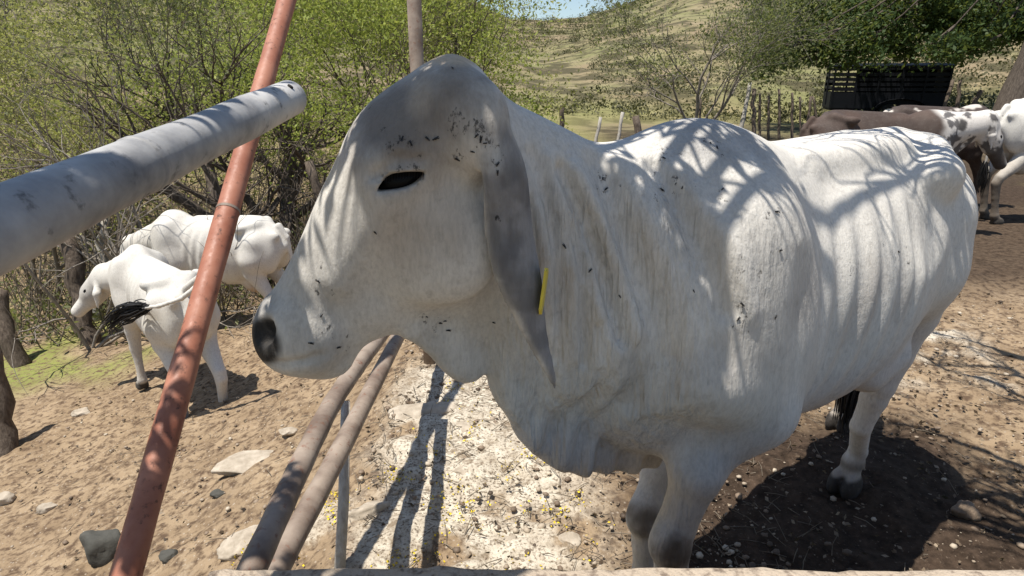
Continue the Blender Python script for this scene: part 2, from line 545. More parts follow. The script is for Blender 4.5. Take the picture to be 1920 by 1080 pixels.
GS = 'scrub trees on the left bank'
def scrub(px, t, h, seed, leaf, label, n=4200, size=.034, stems=None, bark=BARK_TWIG, level=3, spread=.13, lean=0.0, name='scrub_tree', r=.035, **kw):
    rng = np.random.default_rng(seed * 7 + 1)
    if stems is None:
        stems = []
        for k in range(rng.integers(2, 5)):
            a = rng.uniform(0, 6.28)
            stems.append(((math.cos(a) * .45 + lean, math.sin(a) * .45, 1.0), h * .42 * rng.uniform(.8, 1.15), r * rng.uniform(.7, 1.2)))
    return tree(name, label, 'tree', gp(px, t), stems, seed, leaf, int(n * 1.9), size * .68, bark, level, spread, group=GS, **kw)

scrub(430, 7.4, 4.6, 11, LEAF_GREY, 'dark forked tree behind the red brace with thick crooked limbs', 3000, .036,
      [((-.10, .05, 1), 1.9, .12), ((-.35, 0, 1), 1.5, .06), ((.3, .1, 1), 1.6, .06)], BARK_DARK, spread=.16, wig=.45)
scrub(520, 8.6, 4.4, 12, LEAF_FRESH, 'bushy green tree with a tangled dark trunk between the red brace and the cow\'s forehead', 7000, .036,
      [((.1, 0, 1), 1.4, .13), ((-.25, 0, 1), 1.3, .09), ((.4, .1, 1), 1.5, .07)], BARK_DARK, spread=.18)
scrub(655, 10.0, 4.6, 13, LEAF_FRESH, 'light green tree straight behind the cow\'s forehead', 8500, .042, None, BARK_DARK, spread=.2)
scrub(750, 12.5, 4.6, 14, LEAF_FRESH, 'green tree behind the thin rusty post', 8000, .046, None, BARK_DARK, spread=.24)
scrub(872, 12.0, 4.8, 15, LEAF_LIGHT, 'open tree with a thin dark trunk reaching the patch of sky', 4200, .044,
      [((.02, 0, 1), 2.2, .05), ((.3, 0, 1), 1.7, .035), ((-.3, .1, 1), 1.6, .03)], BARK_DARK, spread=.2)
scrub(300, 8.8, 3.8, 16, LEAF_LIGHT, 'sparse pale green tree over the middle of the grey rail', 4200, .034, None, BARK_TWIG, spread=.18)
scrub(60, 7.6, 3.6, 17, LEAF_LIGHT, 'sparse pale green tree at the far left edge', 4000, .032, None, BARK_TWIG, spread=.17)
scrub(180, 10.4, 4.2, 18, LEAF_LIGHT, 'pale yellow green tree behind the left part of the grey rail', 5200, .040, None, BARK_GREY, spread=.22)
scrub(-60, 9.5, 4.2, 19, LEAF_LIGHT, 'pale tree cut by the left edge of the view', 4500, .040, None, BARK_GREY, spread=.22)
scrub(380, 13.5, 4.8, 20, LEAF_GREY, 'grey green tree higher up the bank behind the forked tree', 5000, .05, None, BARK_GREY, spread=.25)
scrub(590, 15.5, 4.6, 21, LEAF_LIGHT, 'pale tree far up the bank right of the red brace', 4500, .055, None, BARK_GREY, spread=.28)
scrub(110, 15.5, 4.6, 22, LEAF_GREY, 'hazy grey green tree far up the bank at left', 4500, .055, None, BARK_GREY, spread=.28)
scrub(255, 17.5, 4.8, 23, LEAF_LIGHT, 'pale tree furthest up the bank above the grey rail', 4500, .06, None, BARK_GREY, spread=.3)
scrub(970, 9.6, 1.75, 24, LEAF_FRESH, 'low bright green bush beside the cow\'s poll', 5200, .034,
      [((-.5, 0, 1), .55, .03), ((.5, 0, 1), .55, .03), ((0, .3, 1), .6, .03), ((.9, 0, .8), .5, .02)], BARK_DARK, 2, .14, name='bush')
# bare leafless branches
for px, t, seed, lab, st in (
        (262, 6.3, 31, 'leafless grey bush of long bare branches above the grey rail', [((-.5, .1, 1), 1.5, .028), ((-.15, 0, 1), 1.7, .026), ((.25, .1, 1), 1.5, .024), ((.05, -.1, 1), 1.6, .02), ((-.8, 0, .8), 1.4, .022)]),
        (120, 5.9, 32, 'bare arching brush at the far left behind the grey rail', [((.9, 0, .8), 1.5, .02), ((.4, .1, 1), 1.2, .018), ((-.3, 0, 1), 1.3, .02), ((.7, .2, .5), 1.3, .016)]),
        (500, 6.9, 33, 'dark leafless brush around the dark trunk by the red brace', [((-.4, 0, 1), 1.0, .03), ((.3, .1, 1), 1.0, .03), ((-.8, 0, .6), .9, .02), ((.1, 0, 1), 1.1, .03)])):
    b = gp(px, t)
    tree('bare_bush', lab, 'bush', b, st, seed, None, 0, 0, BARK_GREY if seed < 33 else BARK_DARK, 2, wig=.4, up=.05, ratio=.6, nseg=6)

# tangled dry undergrowth: nobody could count the twigs
rng = np.random.default_rng(5)
mb = MB()
for k in range(1500):
    px = rng.uniform(-120, 640) if k % 3 else rng.uniform(300, 900)
    t = rng.uniform(6.0, 11)
    b = np.array(gp(px, t))
    a = rng.uniform(0, 6.28); L = rng.uniform(.25, .95); tilt = rng.uniform(.1, 1.1)
    d = np.array([math.cos(a) * tilt, math.sin(a) * tilt, 1.0]); d /= np.linalg.norm(d)
    m = b + d * L * .5 + rng.normal(0, .05, 3)
    mb.tube([b, m, b + d * L + rng.normal(0, .08, 3)], [.008, .006, .002], 3, False)
u = mb.build('dry_undergrowth', BARK_TWIG); tag(u, kind='stuff')

# leaf litter and low green growth under the trees
pts = np.array([gp(rng.uniform(-150, 660), rng.uniform(6.0, 12)) for _ in range(500)]) + np.array([0, 0, .16])
Vv, Ff, T = leaf_cloud(pts, 9000, .03, rng, .17)
u = link_mesh('undergrowth', mesh_from('undergrowth', Vv, Ff, False, {'tint': T}), LEAF_GREY); tag(u, kind='stuff')

# scrub dotted over the far hillside
pts = []
for k in range(7500):
    a = rng.uniform(-.95, .95); r = rng.uniform(24, 108) ** 1.0
    y = r / math.sqrt(1 + a * a); x = a * y
    if vnoise(np.array([[x * .06, y * .06]]), 71)[0] < .34: continue
    s = rng.uniform(.14, .48) * (1 + r / 150)
    pts.append((x, y, ground_z(x, y) + s * .35, s))
pts = np.array(pts)
rep = np.repeat(np.arange(len(pts)), 40)
n = len(rep)
c = pts[rep, :3] + rng.normal(0, 1, (n, 3)) * pts[rep, 3][:, None] * np.array([.55, .55, .30])
a = rng.normal(0, 1, (n, 3)); a /= np.linalg.norm(a, axis=1)[:, None]
b = np.cross(a, rng.normal(0, 1, (n, 3))); b /= np.linalg.norm(b, axis=1)[:, None]
s = (pts[rep, 3] * rng.uniform(.08, .19, n))[:, None]
Vv = np.stack([c - a * s, c + b * s * .6, c + a * s, c - b * s * .6], 1).reshape(-1, 3)
t = np.repeat(np.clip(rng.normal(.4, .2, n) + (vnoise(pts[rep, :2] * .1, 9) - .5), 0, 1), 4)
u = link_mesh('hillside_scrub', mesh_from('hillside_scrub', Vv, np.arange(4 * n).reshape(n, 4), False, {'tint': np.stack([t, t, t, np.ones_like(t)], 1)}), SCRUB); tag(u, kind='stuff')

# tree in front of the hill, right of the cow's hump line
tree('feathery_tree', 'slender feathery tree with several thin stems in front of the hill', 'tree', gp(1288, 17.0),
     [((.05, 0, 1), 2.0, .055), ((.75, 0, 1), 2.1, .05), ((.5, .1, 1), 1.7, .035), ((-.35, 0, 1), 1.9, .04)], 41, LEAF_GREY, 9000, .036, BARK_GREY, 3, .26, up=.2, zmin=1.5)
# the big shade tree over the trailer
rng = np.random.default_rng(42)
b0 = np.array(gp(1838, 17.5))
st = empty('shade_tree', tuple(b0)); tag(st, 'big dark leafy tree with a thick leaning trunk beside the black trailer', 'tree')
mb = MB(); fork = np.array([.95, 0, 4.8])
mb.tube([(0, 0, -.3), (.10, 0, .5), (.22, .05, 1.1), (.42, 0, 1.9), fork], [.52, .44, .41, .40, .38], 14, False)
cl = []
for px, py, t, r in ((1455, 108, 18.5, .40), (1470, 60, 19, .6), (1530, 88, 19, .55), (1545, 30, 20, .8), (1605, 98, 19, .5), (1620, 45, 19, .8), (1690, 88, 20, .5), (1700, 30, 19, .8), (1770, 55, 20.5, .65), (1780, 15, 19, .8),
                     (1835, 80, 18.5, .42), (1850, 30, 18.5, .7), (1900, 55, 17.0, .55), (1905, 5, 19, .8), (1600, -60, 20, 1.2), (1740, -80, 20, 1.3), (1880, -80, 20, 1.3), (1480, -50, 20, 1.0), (2040, -40, 20, 1.3), (2040, 40, 19, .9), (1700, -160, 22, 1.5), (1880, -190, 21, 1.5), (1500, -20, 17, .6), (1760, 90, 17.5, .35)):
    c = at(px, py, t); cl.append((c, r))
    m = (b0 + fork) * .45 + c * .55 + np.array([0, 0, 1.3])
    ps = [((1 - u) ** 2) * (b0 + fork) + 2 * u * (1 - u) * m + u * u * c + rng.normal(0, .05, 3) * (0 < u < 1) for u in np.linspace(0, 1, 9)]
    mb.tube([q - b0 for q in ps], np.linspace(.055, .010, 9), 7, False)
    for _ in range(9):
        e = c + rng.normal(0, r * .6, 3); mb.tube([ps[-2] - b0, (ps[-1] + e) / 2 - b0, e - b0], [.03, .02, .008], 4, False)
mb.build('trunk', BARK_DARK, st)
Vs, Ts = [], []
for c, r in cl:
    sub_ = c + rng.normal(0, 1, (int(16 * r) + 6, 3)) * r * np.array([.6, .6, .42])
    V1, F1, T1 = leaf_cloud(sub_, int(3400 * r * r) + 500, .075, rng, .20 + .05 * r)
    Vs.append(V1 - b0); Ts.append(T1)
V1 = np.concatenate(Vs); T1 = np.concatenate(Ts)
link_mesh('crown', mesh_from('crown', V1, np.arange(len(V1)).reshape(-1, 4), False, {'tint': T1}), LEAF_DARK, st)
# ------------------------------------------------------------------ pipes of the fence beside the cow
def pipe_mat(name, c1, c2, c3, rough=.5, metal=0.0, sc=9.0):
    m = NT(name, rough, .4)
    co = m.coord()
    n = m.noise(co, sc, 6, .6); k = m.noise(co, sc * 6, 5, .65)
    c = m.mix(m.ramp(n, [(.35, 0.0), (.62, 1.0)]), c1, c2)
    c = m.mix(m.ramp(k, [(.58, 0.0), (.70, .85)]), c, c3)
    m.color(c); m.b.inputs["Metallic"].default_value = metal
    m.l(m.ramp(k, [(.3, rough - .12), (.7, rough + .2)]), m.b.inputs["Roughness"])
    m.bump(m.math('ADD', n, m.math('MULTIPLY', k, .5)), .25, .006)
    return m.m
GALV = pipe_mat('weathered_grey_pipe', (.15, .152, .16), (.50, .49, .475), (.075, .072, .072), .5, 0.0, 5)  # weathered grey; pale blotches also stand in for sunlit patches
REDP = pipe_mat('red_oxide_pipe', (.27, .095, .055), (.38, .165, .105), (.075, .042, .034), .55, 0.0, 9)
RUST = pipe_mat('rusty_brown_pipe', (.135, .095, .072), (.31, .25, .20), (.17, .07, .04), .6, 0.0, 8)
DARKM = pipe_mat('painted_hollow_shade', (.012, .010, .009), (.02, .018, .016), (.03, .02, .02), .9)

def straight(a, b, n): return [Vector(a).lerp(Vector(b), k / (n - 1)) for k in range(n)]

# thick grey top rail: from beside the camera to its open end
GA, GB = Vector(at(-60, 455, .526)), Vector(at(543, 184, 1.256))
dirg = (GB - GA).normalized()
root = empty('top_rail', tuple(GB)); tag(root, 'thick grey weathered steel rail coming in from the left and ending beside the red brace', 'pipe rail')
A0 = GA - dirg * .55 - GB
mb = MB()
L = (GB - GA).length + .55
pts, rad = [], []
for k in range(40):
    s = L * k / 39
    pts.append(A0 + dirg * s); rad.append(.0338 + .0008 * math.sin(s * 12) + .0005 * math.sin(s * 23 + 1))
mb.tube(pts, rad, 28, False)
# open end: turned-in lip, and a dark disc standing in for the shade inside
e = pts[-1]
mb.tube([e, e + dirg * .004, e + dirg * .004, e - dirg * .07], [.0338, .032, .0285, .0285], 28, False)
pipe = mb.build('pipe', GALV, root)
mb = MB(); mb.tube([e - dirg * .02, e - dirg * .018], [.0283, .0283], 24, True); mb.build('hollow_shade', DARKM, root)
def ring_at(px, py, w, r, mat, name):
    q = Vector(ray(px, py)); o = Vector((0, 0, CAM_Z)); n = q.cross(dirg)
    # parameter along the rail where it passes closest to the line of sight
    w0 = GA - o; aa, bb, cc, dd, ee = dirg.dot(dirg), dirg.dot(q), q.dot(q), dirg.dot(w0), q.dot(w0)
    s = (bb * ee - cc * dd) / (aa * cc - bb * bb)
    c = GA + dirg * s - GB
    m = MB(); m.tube([c - dirg * w, c - dirg * w * .6, c + dirg * w * .6, c + dirg * w], [.0334, r, r, .0334], 28, False); return m.build(name, mat, root)
ring_at(258, 305, .006, .0352, GALV, 'band'); ring_at(462, 212, .006, .0352, GALV, 'band')
# bolt hole near the end: a dark plug painted as its shade
side = Vector((0, 0, 1)).cross(dirg).normalized() * -1
upv = dirg.cross(side).normalized()
if upv.z < 0: upv = -upv
tocam = (Vector((0, 0, CAM_Z)) - GB).normalized(); tocam -= dirg * tocam.dot(dirg); tocam.normalize()
nn = (tocam * .75 + Vector((0, 0, 1)) * .65).normalized(); nn -= dirg * nn.dot(dirg); nn.normalize()
c = -dirg * .046 + nn * .0336
mb = MB(); mb.tube([c - nn * .01, c + nn * .0025], [.0055, .0055], 12, True); mb.build('bolt_hole_shade', DARKM, root)

# red brace leaning away from the camera
RA, RB = Vector(at(236, 1080, 1.26)), Vector(at(538, 0, 2.22))
dr = (RB - RA).normalized()
a, b = RA - dr * .80, RB + dr * .9
root = empty('red_brace', tuple(a)); tag(root, 'long red painted steel pipe leaning across the left of the picture', 'pipe brace')
mb = MB(); n = 50
pp = [Vector((0, 0, 0)).lerp(b - a, k / (n - 1)) for k in range(n)]
mb.tube(pp, [.0300 + .0006 * math.sin(k * .9) + .0005 * math.sin(k * 2.3) for k in range(n)], 26, True)
mb.build('pipe', REDP, root)
mb = MB()
for (px, py) in ((425, 395),):
    q = Vector(ray(px, py)); w0 = RA - Vector((0, 0, CAM_Z)); bb, cc, dd, ee = dr.dot(q), q.dot(q), dr.dot(w0), q.dot(w0)
    s = (bb * ee - cc * dd) / (cc - bb * bb); c = RA + dr * s - a
    mb.tube([c - dr * .004, c + dr * .004], [.0316, .0316], 22, False)
mb.build('weld_ring', RUST, root)

# two lower rails
def rail(name, label, pix, r, mat, ext0, ext1):
    P = [Vector(at(*q)) for q in pix]
    P = [P[0] + (P[0] - P[1]).normalized() * ext0] + P + [P[-1] + (P[-1] - P[-2]).normalized() * ext1]
    # rounded path
    Q = []
    for i in range(len(P) - 1):
        for k in range(10):
            u = k / 10; p0 = P[max(i - 1, 0)]; p1, p2 = P[i], P[i + 1]; p3 = P[min(i + 2, len(P) - 1)]
            Q.append(.5 * ((2 * p1) + (p2 - p0) * u + (2 * p0 - 5 * p1 + 4 * p2 - p3) * u * u + (3 * p1 - p0 - 3 * p2 + p3) * u ** 3))
    Q.append(P[-1]); o0 = Q[0]
    mb = MB(); mb.tube([q - o0 for q in Q], [r + .0006 * math.sin(k * 1.3) for k in range(len(Q))], 22, True)
    o = mb.build(name, mat, None, loc=tuple(o0)); tag(o, label, 'pipe rail')
    return o
rail('lower_rail', 'rusty brown rail with a bend near its far end, left one of the lower pair', [(468, 1078, 1.09), (560, 880, 1.34), (622, 758, 1.63), (668, 690, 1.87), (700, 648, 2.1)], .0245, RUST, .5, .5)
rail('lower_rail', 'straight rusty brown rail, right one of the lower pair under the cow\'s chin', [(512, 1078, 1.35), (640, 840, 1.84), (745, 634, 2.70)], .0285, RUST, .5, .6)

# pale stake under the rails
mb = MB(); p0, p1 = Vector(at(626, 1072, 1.93)), Vector(at(648, 752, 2.12))
p0.z = ground_z(p0.x, p0.y) - .05
mb.tube([Vector((0, 0, 0)), (p1 - p0) * .5 + Vector((.006, 0, 0)), p1 - p0], [.017, .018, .015], 12, True)
STAKE = bark_mat('pale_wood', (.36, .33, .29), (.60, .57, .52), 60)
o = mb.build('stake', STAKE, None, loc=tuple(p0)); tag(o, 'pale thin stake standing under the two lower rails', 'stake')

# thin rusty post behind the head
q = gp(795, 3.2); mb = MB()
mb.tube([(0, 0, -.1), (0, 0, 2.6)], [.033, .033], 18, True)
o = mb.build('rusty_post', RUST, None, loc=q); tag(o, 'thin upright rusty post rising behind the cow\'s forehead', 'post')

# concrete wall the camera leans over
cw = NT('concrete', .9, .2); co = cw.coord()
n = cw.noise(co, 12, 7, .65); k = cw.noise(co, 70, 4, .6)
cw.color(cw.mix(cw.ramp(k, [(.35, 1.0), (.5, 0.0)]), cw.mix(n, (.34, .27, .20), (.52, .44, .35)), (.20, .155, .12)))
cw.bump(cw.math('ADD', n, cw.math('MULTIPLY', k, .6)), .8, .012)
pa, pb = Vector(at(500, 1076, .91)), Vector(at(1920, 1054, .905))
ztop = (pa.z + pb.z) / 2 + .011
mb = MB(); nx_, V_, F_ = 150, [], []
xs = np.linspace(-.42, 2.2, nx_)
prof = [(-.02, -.85), (-.004, -.035), (.0, -.012), (-.012, -.002), (-.05, 0), (-.12, 0), (-.165, 0), (-.175, -.02), (-.18, -.85)]
for i, x in enumerate(xs):
    j = float(fbm(np.array([[x * 9, .3]]), 4, 77)[0] - .5); j2 = float(fbm(np.array([[x * 40, 1.3]]), 3, 78)[0] - .5)
    yy = pa.y + (x - pa.x) / (pb.x - pa.x) * (pb.y - pa.y)
    for (dy, dz) in prof:
        edge = 1 if -.06 < dy < .005 and dz > -.05 else 0
        V_.append((x, yy + dy + edge * (j * .02 + j2 * .008), ztop + dz + edge * (j * .006 + j2 * .005)))
m = len(prof)
for i in range(nx_ - 1):
    for k_ in range(m - 1):
        F_.append([i * m + k_, i * m + k_ + 1, (i + 1) * m + k_ + 1, (i + 1) * m + k_])
F_.append(list(range(m))); F_.append([(nx_ - 1) * m + k_ for k_ in range(m)][::-1])
mb.add(V_, F_)
o = mb.build('concrete_wall', cw.m); tag(o, 'rough concrete wall whose top edge runs along the bottom of the picture', 'wall')

# ------------------------------------------------------------------ wooden posts
WOOD = bark_mat('old_post_wood', (.06, .045, .034), (.17, .135, .105), 40)
WOODP = bark_mat('pale_post_wood', (.26, .23, .19), (.48, .45, .40), 50)
def post(name, label, px0, py0, px1, py1, w, mat, group=None, t=None, knob=0.0, seed=0):
    """px0,py0 foot, px1,py1 head in the picture; w thickness in the picture"""
    if t is None:
        t = 1.0
        for _ in range(30):
            p = at(px0, py0, t); t += (p[2] - ground_z(p[0], p[1])) / -ray(px0, py0)[2] * .9
    a = Vector(at(px0, py0, t)); gz = ground_z(a.x, a.y)
    b = Vector(at(px1, py1, t * .995))
    r = w / FPX * t / 2
    rng = np.random.default_rng(seed + int(px0)); 
    d = b - a; foot = a - d.normalized() * max(.1, (a.z - gz) + .1)
    n = 9; pts = []; rad = []
    for k in range(n):
        u = k / (n - 1)
        pts.append((b - foot) * u + Vector(rng.normal(0, r * .25, 3)) * (0 if k == 0 else 1))
        rad.append(r * (1.12 - .22 * u + rng.normal(0, .06)))
    mb = MB(); mb.tube(pts, rad, 10, True)
    o = mb.build(name, mat, None, loc=tuple(foot)); tag(o, label, 'post', group)
    return o
post('fence_post', 'dark crooked post under the grey rail, leaning right in front of the green grass', 168, 645, 122, 440, 34, WOOD)
post('fence_post', 'leaning wooden post at the left edge, left of the crooked one', 36, 684, -6, 545, 30, WOOD)
post('fence_post', 'thick dark post at the left edge nearest to the camera on the left', 12, 846, -14, 640, 34, WOOD)
post('fence_post', 'pale grey post above the grazing head, behind the grey rail', 190, 500, 196, 405, 17, WOODP, t=7.2)
post('fence_post', 'dark stump behind the white cows, just left of their backs', 236, 500, 232, 440, 28, WOOD, t=6.9)
post('fence_post', 'dark post between the trees left of the cow\'s nose bridge', 596, 372, 580, 306, 20, WOOD, t=7.0)
post('fence_post', 'dark square post by the bright green bush', 1053, 262, 1053, 199, 10, WOOD, t=11.5)
G3 = 'stub posts behind the cow\'s neck'
post('fence_post', 'pale topped thin stub post, left of the three behind the neck', 1115, 272, 1126, 221, 7, WOODP, G3, t=9.0)
post('fence_post', 'pale topped thin stub post, middle of the three behind the neck', 1156, 278, 1168, 212, 7, WOODP, G3, t=9.0)
post('fence_post', 'dark knobbly stub post, right of the three behind the neck', 1201, 284, 1190, 217, 14, WOOD, G3, t=8.5)
G4 = 'posts of the fence before the trailer'
rng = np.random.default_rng(91)
labs = ['forked pale post with a dark knob, left end of the fence before the trailer', 'thickest upright post of the fence left of the trailer']
post('fence_post', labs[0], 1390, 240, 1407, 156, 8, WOODP, G4, t=16)
post('fence_post', labs[1], 1413, 256, 1413, 167, 8, WOOD, G4, t=15)
for k, (x0, x1, ht, w) in enumerate(((1424, 1424, 176, 5), (1441, 1441, 180, 5), (1461, 1461, 168, 5), (1485, 1486, 174, 5), (1501, 1500, 182, 4), (1512, 1521, 181, 5), (1537, 1523, 181, 4), (1313, 1313, 185, 5), (1325, 1325, 214, 4), (1306, 1306, 182, 4))):
    post('fence_post', ('thin dark post in the row left of the trailer' if k < 7 else 'short thin post below the feathery tree'), x0, 246 if k < 7 else 232, x1, ht, w, WOOD, G4 if k < 7 else 'short posts below the feathery tree', t=16.5, seed=k)
for k, (x0, y0, x1, y1, w) in enumerate(((1768, 214, 1787, 150, 7), (1794, 208, 1800, 150, 7), (1822, 214, 1838, 168, 9))):
    post('fence_post', ['crooked dark post right of the trailer', 'upright dark post between two leaning ones right of the trailer', 'thick leaning post closest to the big tree trunk'][k], x0, y0, x1, y1, w, WOOD, 'posts right of the trailer', t=18.5)

# ------------------------------------------------------------------ black livestock trailer
BLK = NT('black_paint', .6, .15); co = BLK.coord(); n = BLK.noise(co, 5, 5, .6)
BLK.color(BLK.mix(n, (.004, .005, .007), (.012, .013, .017)))
TYRE = NT('rubber', .85, .2); TYRE.color((.02, .02, .02))
RIM = NT('rim_metal', .45, .5); RIM.color((.42, .43, .45))
tb = gp(1628, 24.5)
ct = empty('livestock_trailer', (tb[0], tb[1] + .6, tb[2] - .05), math.radians(-17)); tag(ct, 'black slatted livestock trailer parked under the big shade tree', 'trailer')
TL, TW, TH, TF = 3.7, 1.8, 1.95, .50
mb = MB()
for y in (-TW / 2, TW / 2):
    mb.box((0, y, TF + .28), (TL, .04, .55))                                  # solid lower panel
    for z in (1.16, 1.33, 1.50, 1.67): mb.box((0, y, z), (TL, .035, .115))            # slats
    mb.box((0, y, TH - .06), (TL, .06, .14))
    for k in range(6): mb.box((-TL / 2 + .03 + (TL - .06) * k / 5, y * 1.012, (TF + TH) / 2), (.07, .05, TH - TF))
mb.build('side_panel', BLK.m, ct, False)
mb = MB()
for z in (1.22, 1.44, 1.66): mb.box((-TL / 2, 0, z), (.035, TW - .08, .10))
mb.box((-TL / 2, 0, TF + .28), (.04, TW - .09, .55)); mb.box((-TL / 2, 0, TH - .06), (.06, TW - .08, .14)); mb.box((-TL / 2 - .03, 0, 1.3), (.05, .07, 1.4))
mb.build('rear_gate', BLK.m, ct, False)
mb = MB(); mb.box((.35, .15, (TF + TH) / 2 - .05), (TL - 1.1, .04, TH - TF - .15)); mb.build('light_blocking_panel', BLK.m, ct, False)  # inner panel added to stop light showing through the slats
mb = MB(); mb.box((TL / 2, 0, (TF + TH) / 2), (.05, TW - .09, TH - TF - .02)); mb.build('front_panel', BLK.m, ct, False)
mb = MB()
for k in range(13):
    y = -TW / 2 + TW * k / 12
mb.tube([(-TL / 2 - .05, 0, TH - .36), (TL / 2 + .05, 0, TH - .36)], [.2, .2], 4, True)
mb.V = []; mb.F = []
n = 12; ring = []
for x in (-TL / 2 - .06, TL / 2 + .06):
    for k in range(n + 1):
        u = k / n * 2 - 1
        ring.append((x, u * (TW / 2 + .04), TH + .012 + .10 * (1 - u * u)))
    for k in range(n, -1, -1):
        u = k / n * 2 - 1
        ring.append((x, u * (TW / 2 + .04), TH - .02 + .10 * (1 - u * u)))
m = 2 * (n + 1)
mb.add(ring, [[k, (k + 1) % m, m + (k + 1) % m, m + k] for k in range(m)] + [list(range(m))[::-1], [m + k for k in range(m)]])
mb.build('roof', BLK.m, ct, False)
mb = MB(); mb.box((0, 0, TF - .03), (TL, TW - .1, .08)); mb.build('floor', BLK.m, ct, False)
mb = MB(); mb.tube([(TL / 2, -.5, TF - .05), (TL / 2 + 1.0, 0, TF - .05), (TL / 2, .5, TF - .05)], .05, 8); mb.tube([(TL / 2 + .95, 0, TF - .05), (TL / 2 + 1.3, 0, TF)], .05, 8)
mb.build('hitch', BLK.m, ct)
for s in (-1, 1):
    for wx_ in (.05, .82):
        mb = MB(); y = s * (TW / 2 + .10)
        R = .34
        mb.tube([(wx_, y - .09, R), (wx_, y - .07, R), (wx_, y + .07, R), (wx_, y + .09, R)], [.27, R, R, .27], 22, True)
        w_ = mb.build('wheel', TYRE.m, ct)
        mb = MB(); mb.tube([(wx_, y + s * .085, R), (wx_, y + s * .10, R)], [.19, .15], 18, True); mb.build('rim', RIM.m, w_)
    mb = MB(); pts = [(.43 + .85 * math.cos(a), s * (TW / 2 + .11), .42 + .42 * math.sin(a)) for a in np.linspace(math.pi, 0, 14)]
    for p_, q_ in zip(pts[:-1], pts[1:]):
        for yy in (-.12,):
            mb.add([(p_[0], p_[1] - .12, p_[2]), (p_[0], p_[1] + .12, p_[2]), (q_[0], q_[1] + .12, q_[2]), (q_[0], q_[1] - .12, q_[2]),
                    (p_[0], p_[1] - .12, p_[2] + .02), (p_[0], p_[1] + .12, p_[2] + .02), (q_[0], q_[1] + .12, q_[2] + .02), (q_[0], q_[1] - .12, q_[2] + .02)],
                   [[0, 1, 2, 3], [7, 6, 5, 4], [0, 4, 5, 1], [1, 5, 6, 2], [2, 6, 7, 3], [3, 7, 4, 0]])
    mb.build('fender', RIM.m if False else BLK.m, ct)

# ------------------------------------------------------------------ stones
STN = NT('pale_stone', .9, .2); co = STN.coord(); n = STN.noise(co, 14, 6, .65)
STN.color(STN.mix(STN.ramp(n, [(.3, 0.0), (.7, 1.0)]), (.26, .215, .16), (.52, .45, .36))); STN.bump(n, .7, .01); STONE = STN.m
STD = NT('dark_stone', .85, .3); co = STD.coord(); n = STD.noise(co, 14, 6, .65)
STD.color(STD.mix(n, (.035, .035, .030), (.11, .105, .09))); STD.bump(n, .8, .01); STOND = STD.m
def stone_mesh(seed, s, sub=4):
    rng = np.random.default_rng(seed)
    import bmesh
    bm = bmesh.new(); bmesh.ops.create_icosphere(bm, subdivisions=sub, radius=1)
    me = bpy.data.meshes.new('stone'); bm.to_mesh(me); bm.free()
    V = np.empty(len(me.vertices) * 3, np.float32); me.vertices.foreach_get("co", V); V = V.reshape(-1, 3)
    D = V.copy()
    for _ in range(9):                                            # broken facets
        nrm = rng.normal(0, 1, 3); nrm /= np.linalg.norm(nrm); h = rng.uniform(.55, .85)
        o = V @ nrm - h; V = V - np.clip(o, 0, None)[:, None] * nrm * .9
    V = V * (1 + .45 * (fbm(D * 2.2 + seed, 4, seed)[:, None] - .5))
    V = V * np.array(s)
    me.vertices.foreach_set("co", V.astype(np.float32).ravel()); me.update()
    me.polygons.foreach_set("use_smooth", np.ones(len(me.polygons), bool))
    return me
def stone(label, px, py, w, h, mat, seed, group=None, rz=0.0, dep=.7):
    emb = .25 if w < 70 or h > 60 else -.18
    t = 1.2
    for _ in range(30):
        p = at(px, py, t); t += (p[2] - ground_z(p[0], p[1])) / -ray(px, py)[2] * .9
    k = t / FPX / 2
    p = at(px, py, t)
    o = link_mesh('stone', stone_mesh(seed, (w * k, w * k * dep, h * k)), mat, None, (p[0], p[1], ground_z(p[0], p[1]) + h * k * emb), rz)
    tag(o, label, 'stone', group); return o
stone('dark jagged rock at the foot of the red brace', 196, 1040, 92, 100, STOND, 1)
stone('flat pale stone lying on bare soil below the white cows\' hooves', 154, 776, 40, 18, STONE, 2)
stone('small pale stone left of the red brace, low in the picture', 90, 955, 36, 24, STONE, 3, rz=.4)
stone('pale stone at the left edge next to a dark shadow', 6, 940, 44, 30, STONE, 4)
stone('broad pale slab of rock right of the red brace', 470, 868, 150, 34, STONE, 5, rz=.3)
stone('long pale slab of rock beside the lower rails', 470, 1010, 120, 50, STONE, 6, rz=.5)
stone('pale stone near the left lower rail\'s shaded part', 540, 812, 36, 16, STONE, 7)
stone('dark lump of stone right of the red brace', 410, 930, 30, 22, STOND, 8)
stone('brown dark stone low down right of the red brace', 318, 1046, 40, 26, STOND, 9)
stone('grey rounded stone between the rail shadows', 868, 893, 46, 28, STONE, 10)
stone('wide pale slab of rock behind the rail shadows', 800, 770, 150, 34, STONE, 12, rz=.2)
stone('pale slab of rock in the strips of rail shadow', 880, 800, 120, 26, STONE, 13, rz=-.3)
stone('pale stone in front of the cow\'s chest, low in the picture', 1070, 1015, 50, 24, STONE, 14)
stone('pale rock lying left of the rail shadows near the wall', 690, 960, 110, 44, STONE, 15, rz=.8)
stone('small pale stone right of the rail shadows', 955, 1015, 34, 22, STONE, 16)
stone('brown stone among branch shadows right of the cow', 1810, 965, 60, 44, bark_mat('brown_stone', (.16, .12, .085), (.33, .25, .18), 20), 17)
rng = np.random.default_rng(123)
Vs, Fs, nb_, tn = [], [], 0, []
GRAV = leaf_mat('gravel_stone', (.07, .05, .035), (.23, .17, .12), (.50, .43, .33), 0.0)
base = [stone_mesh(200 + k, (1, .8, .55), 1) for k in range(5)]
bv = []
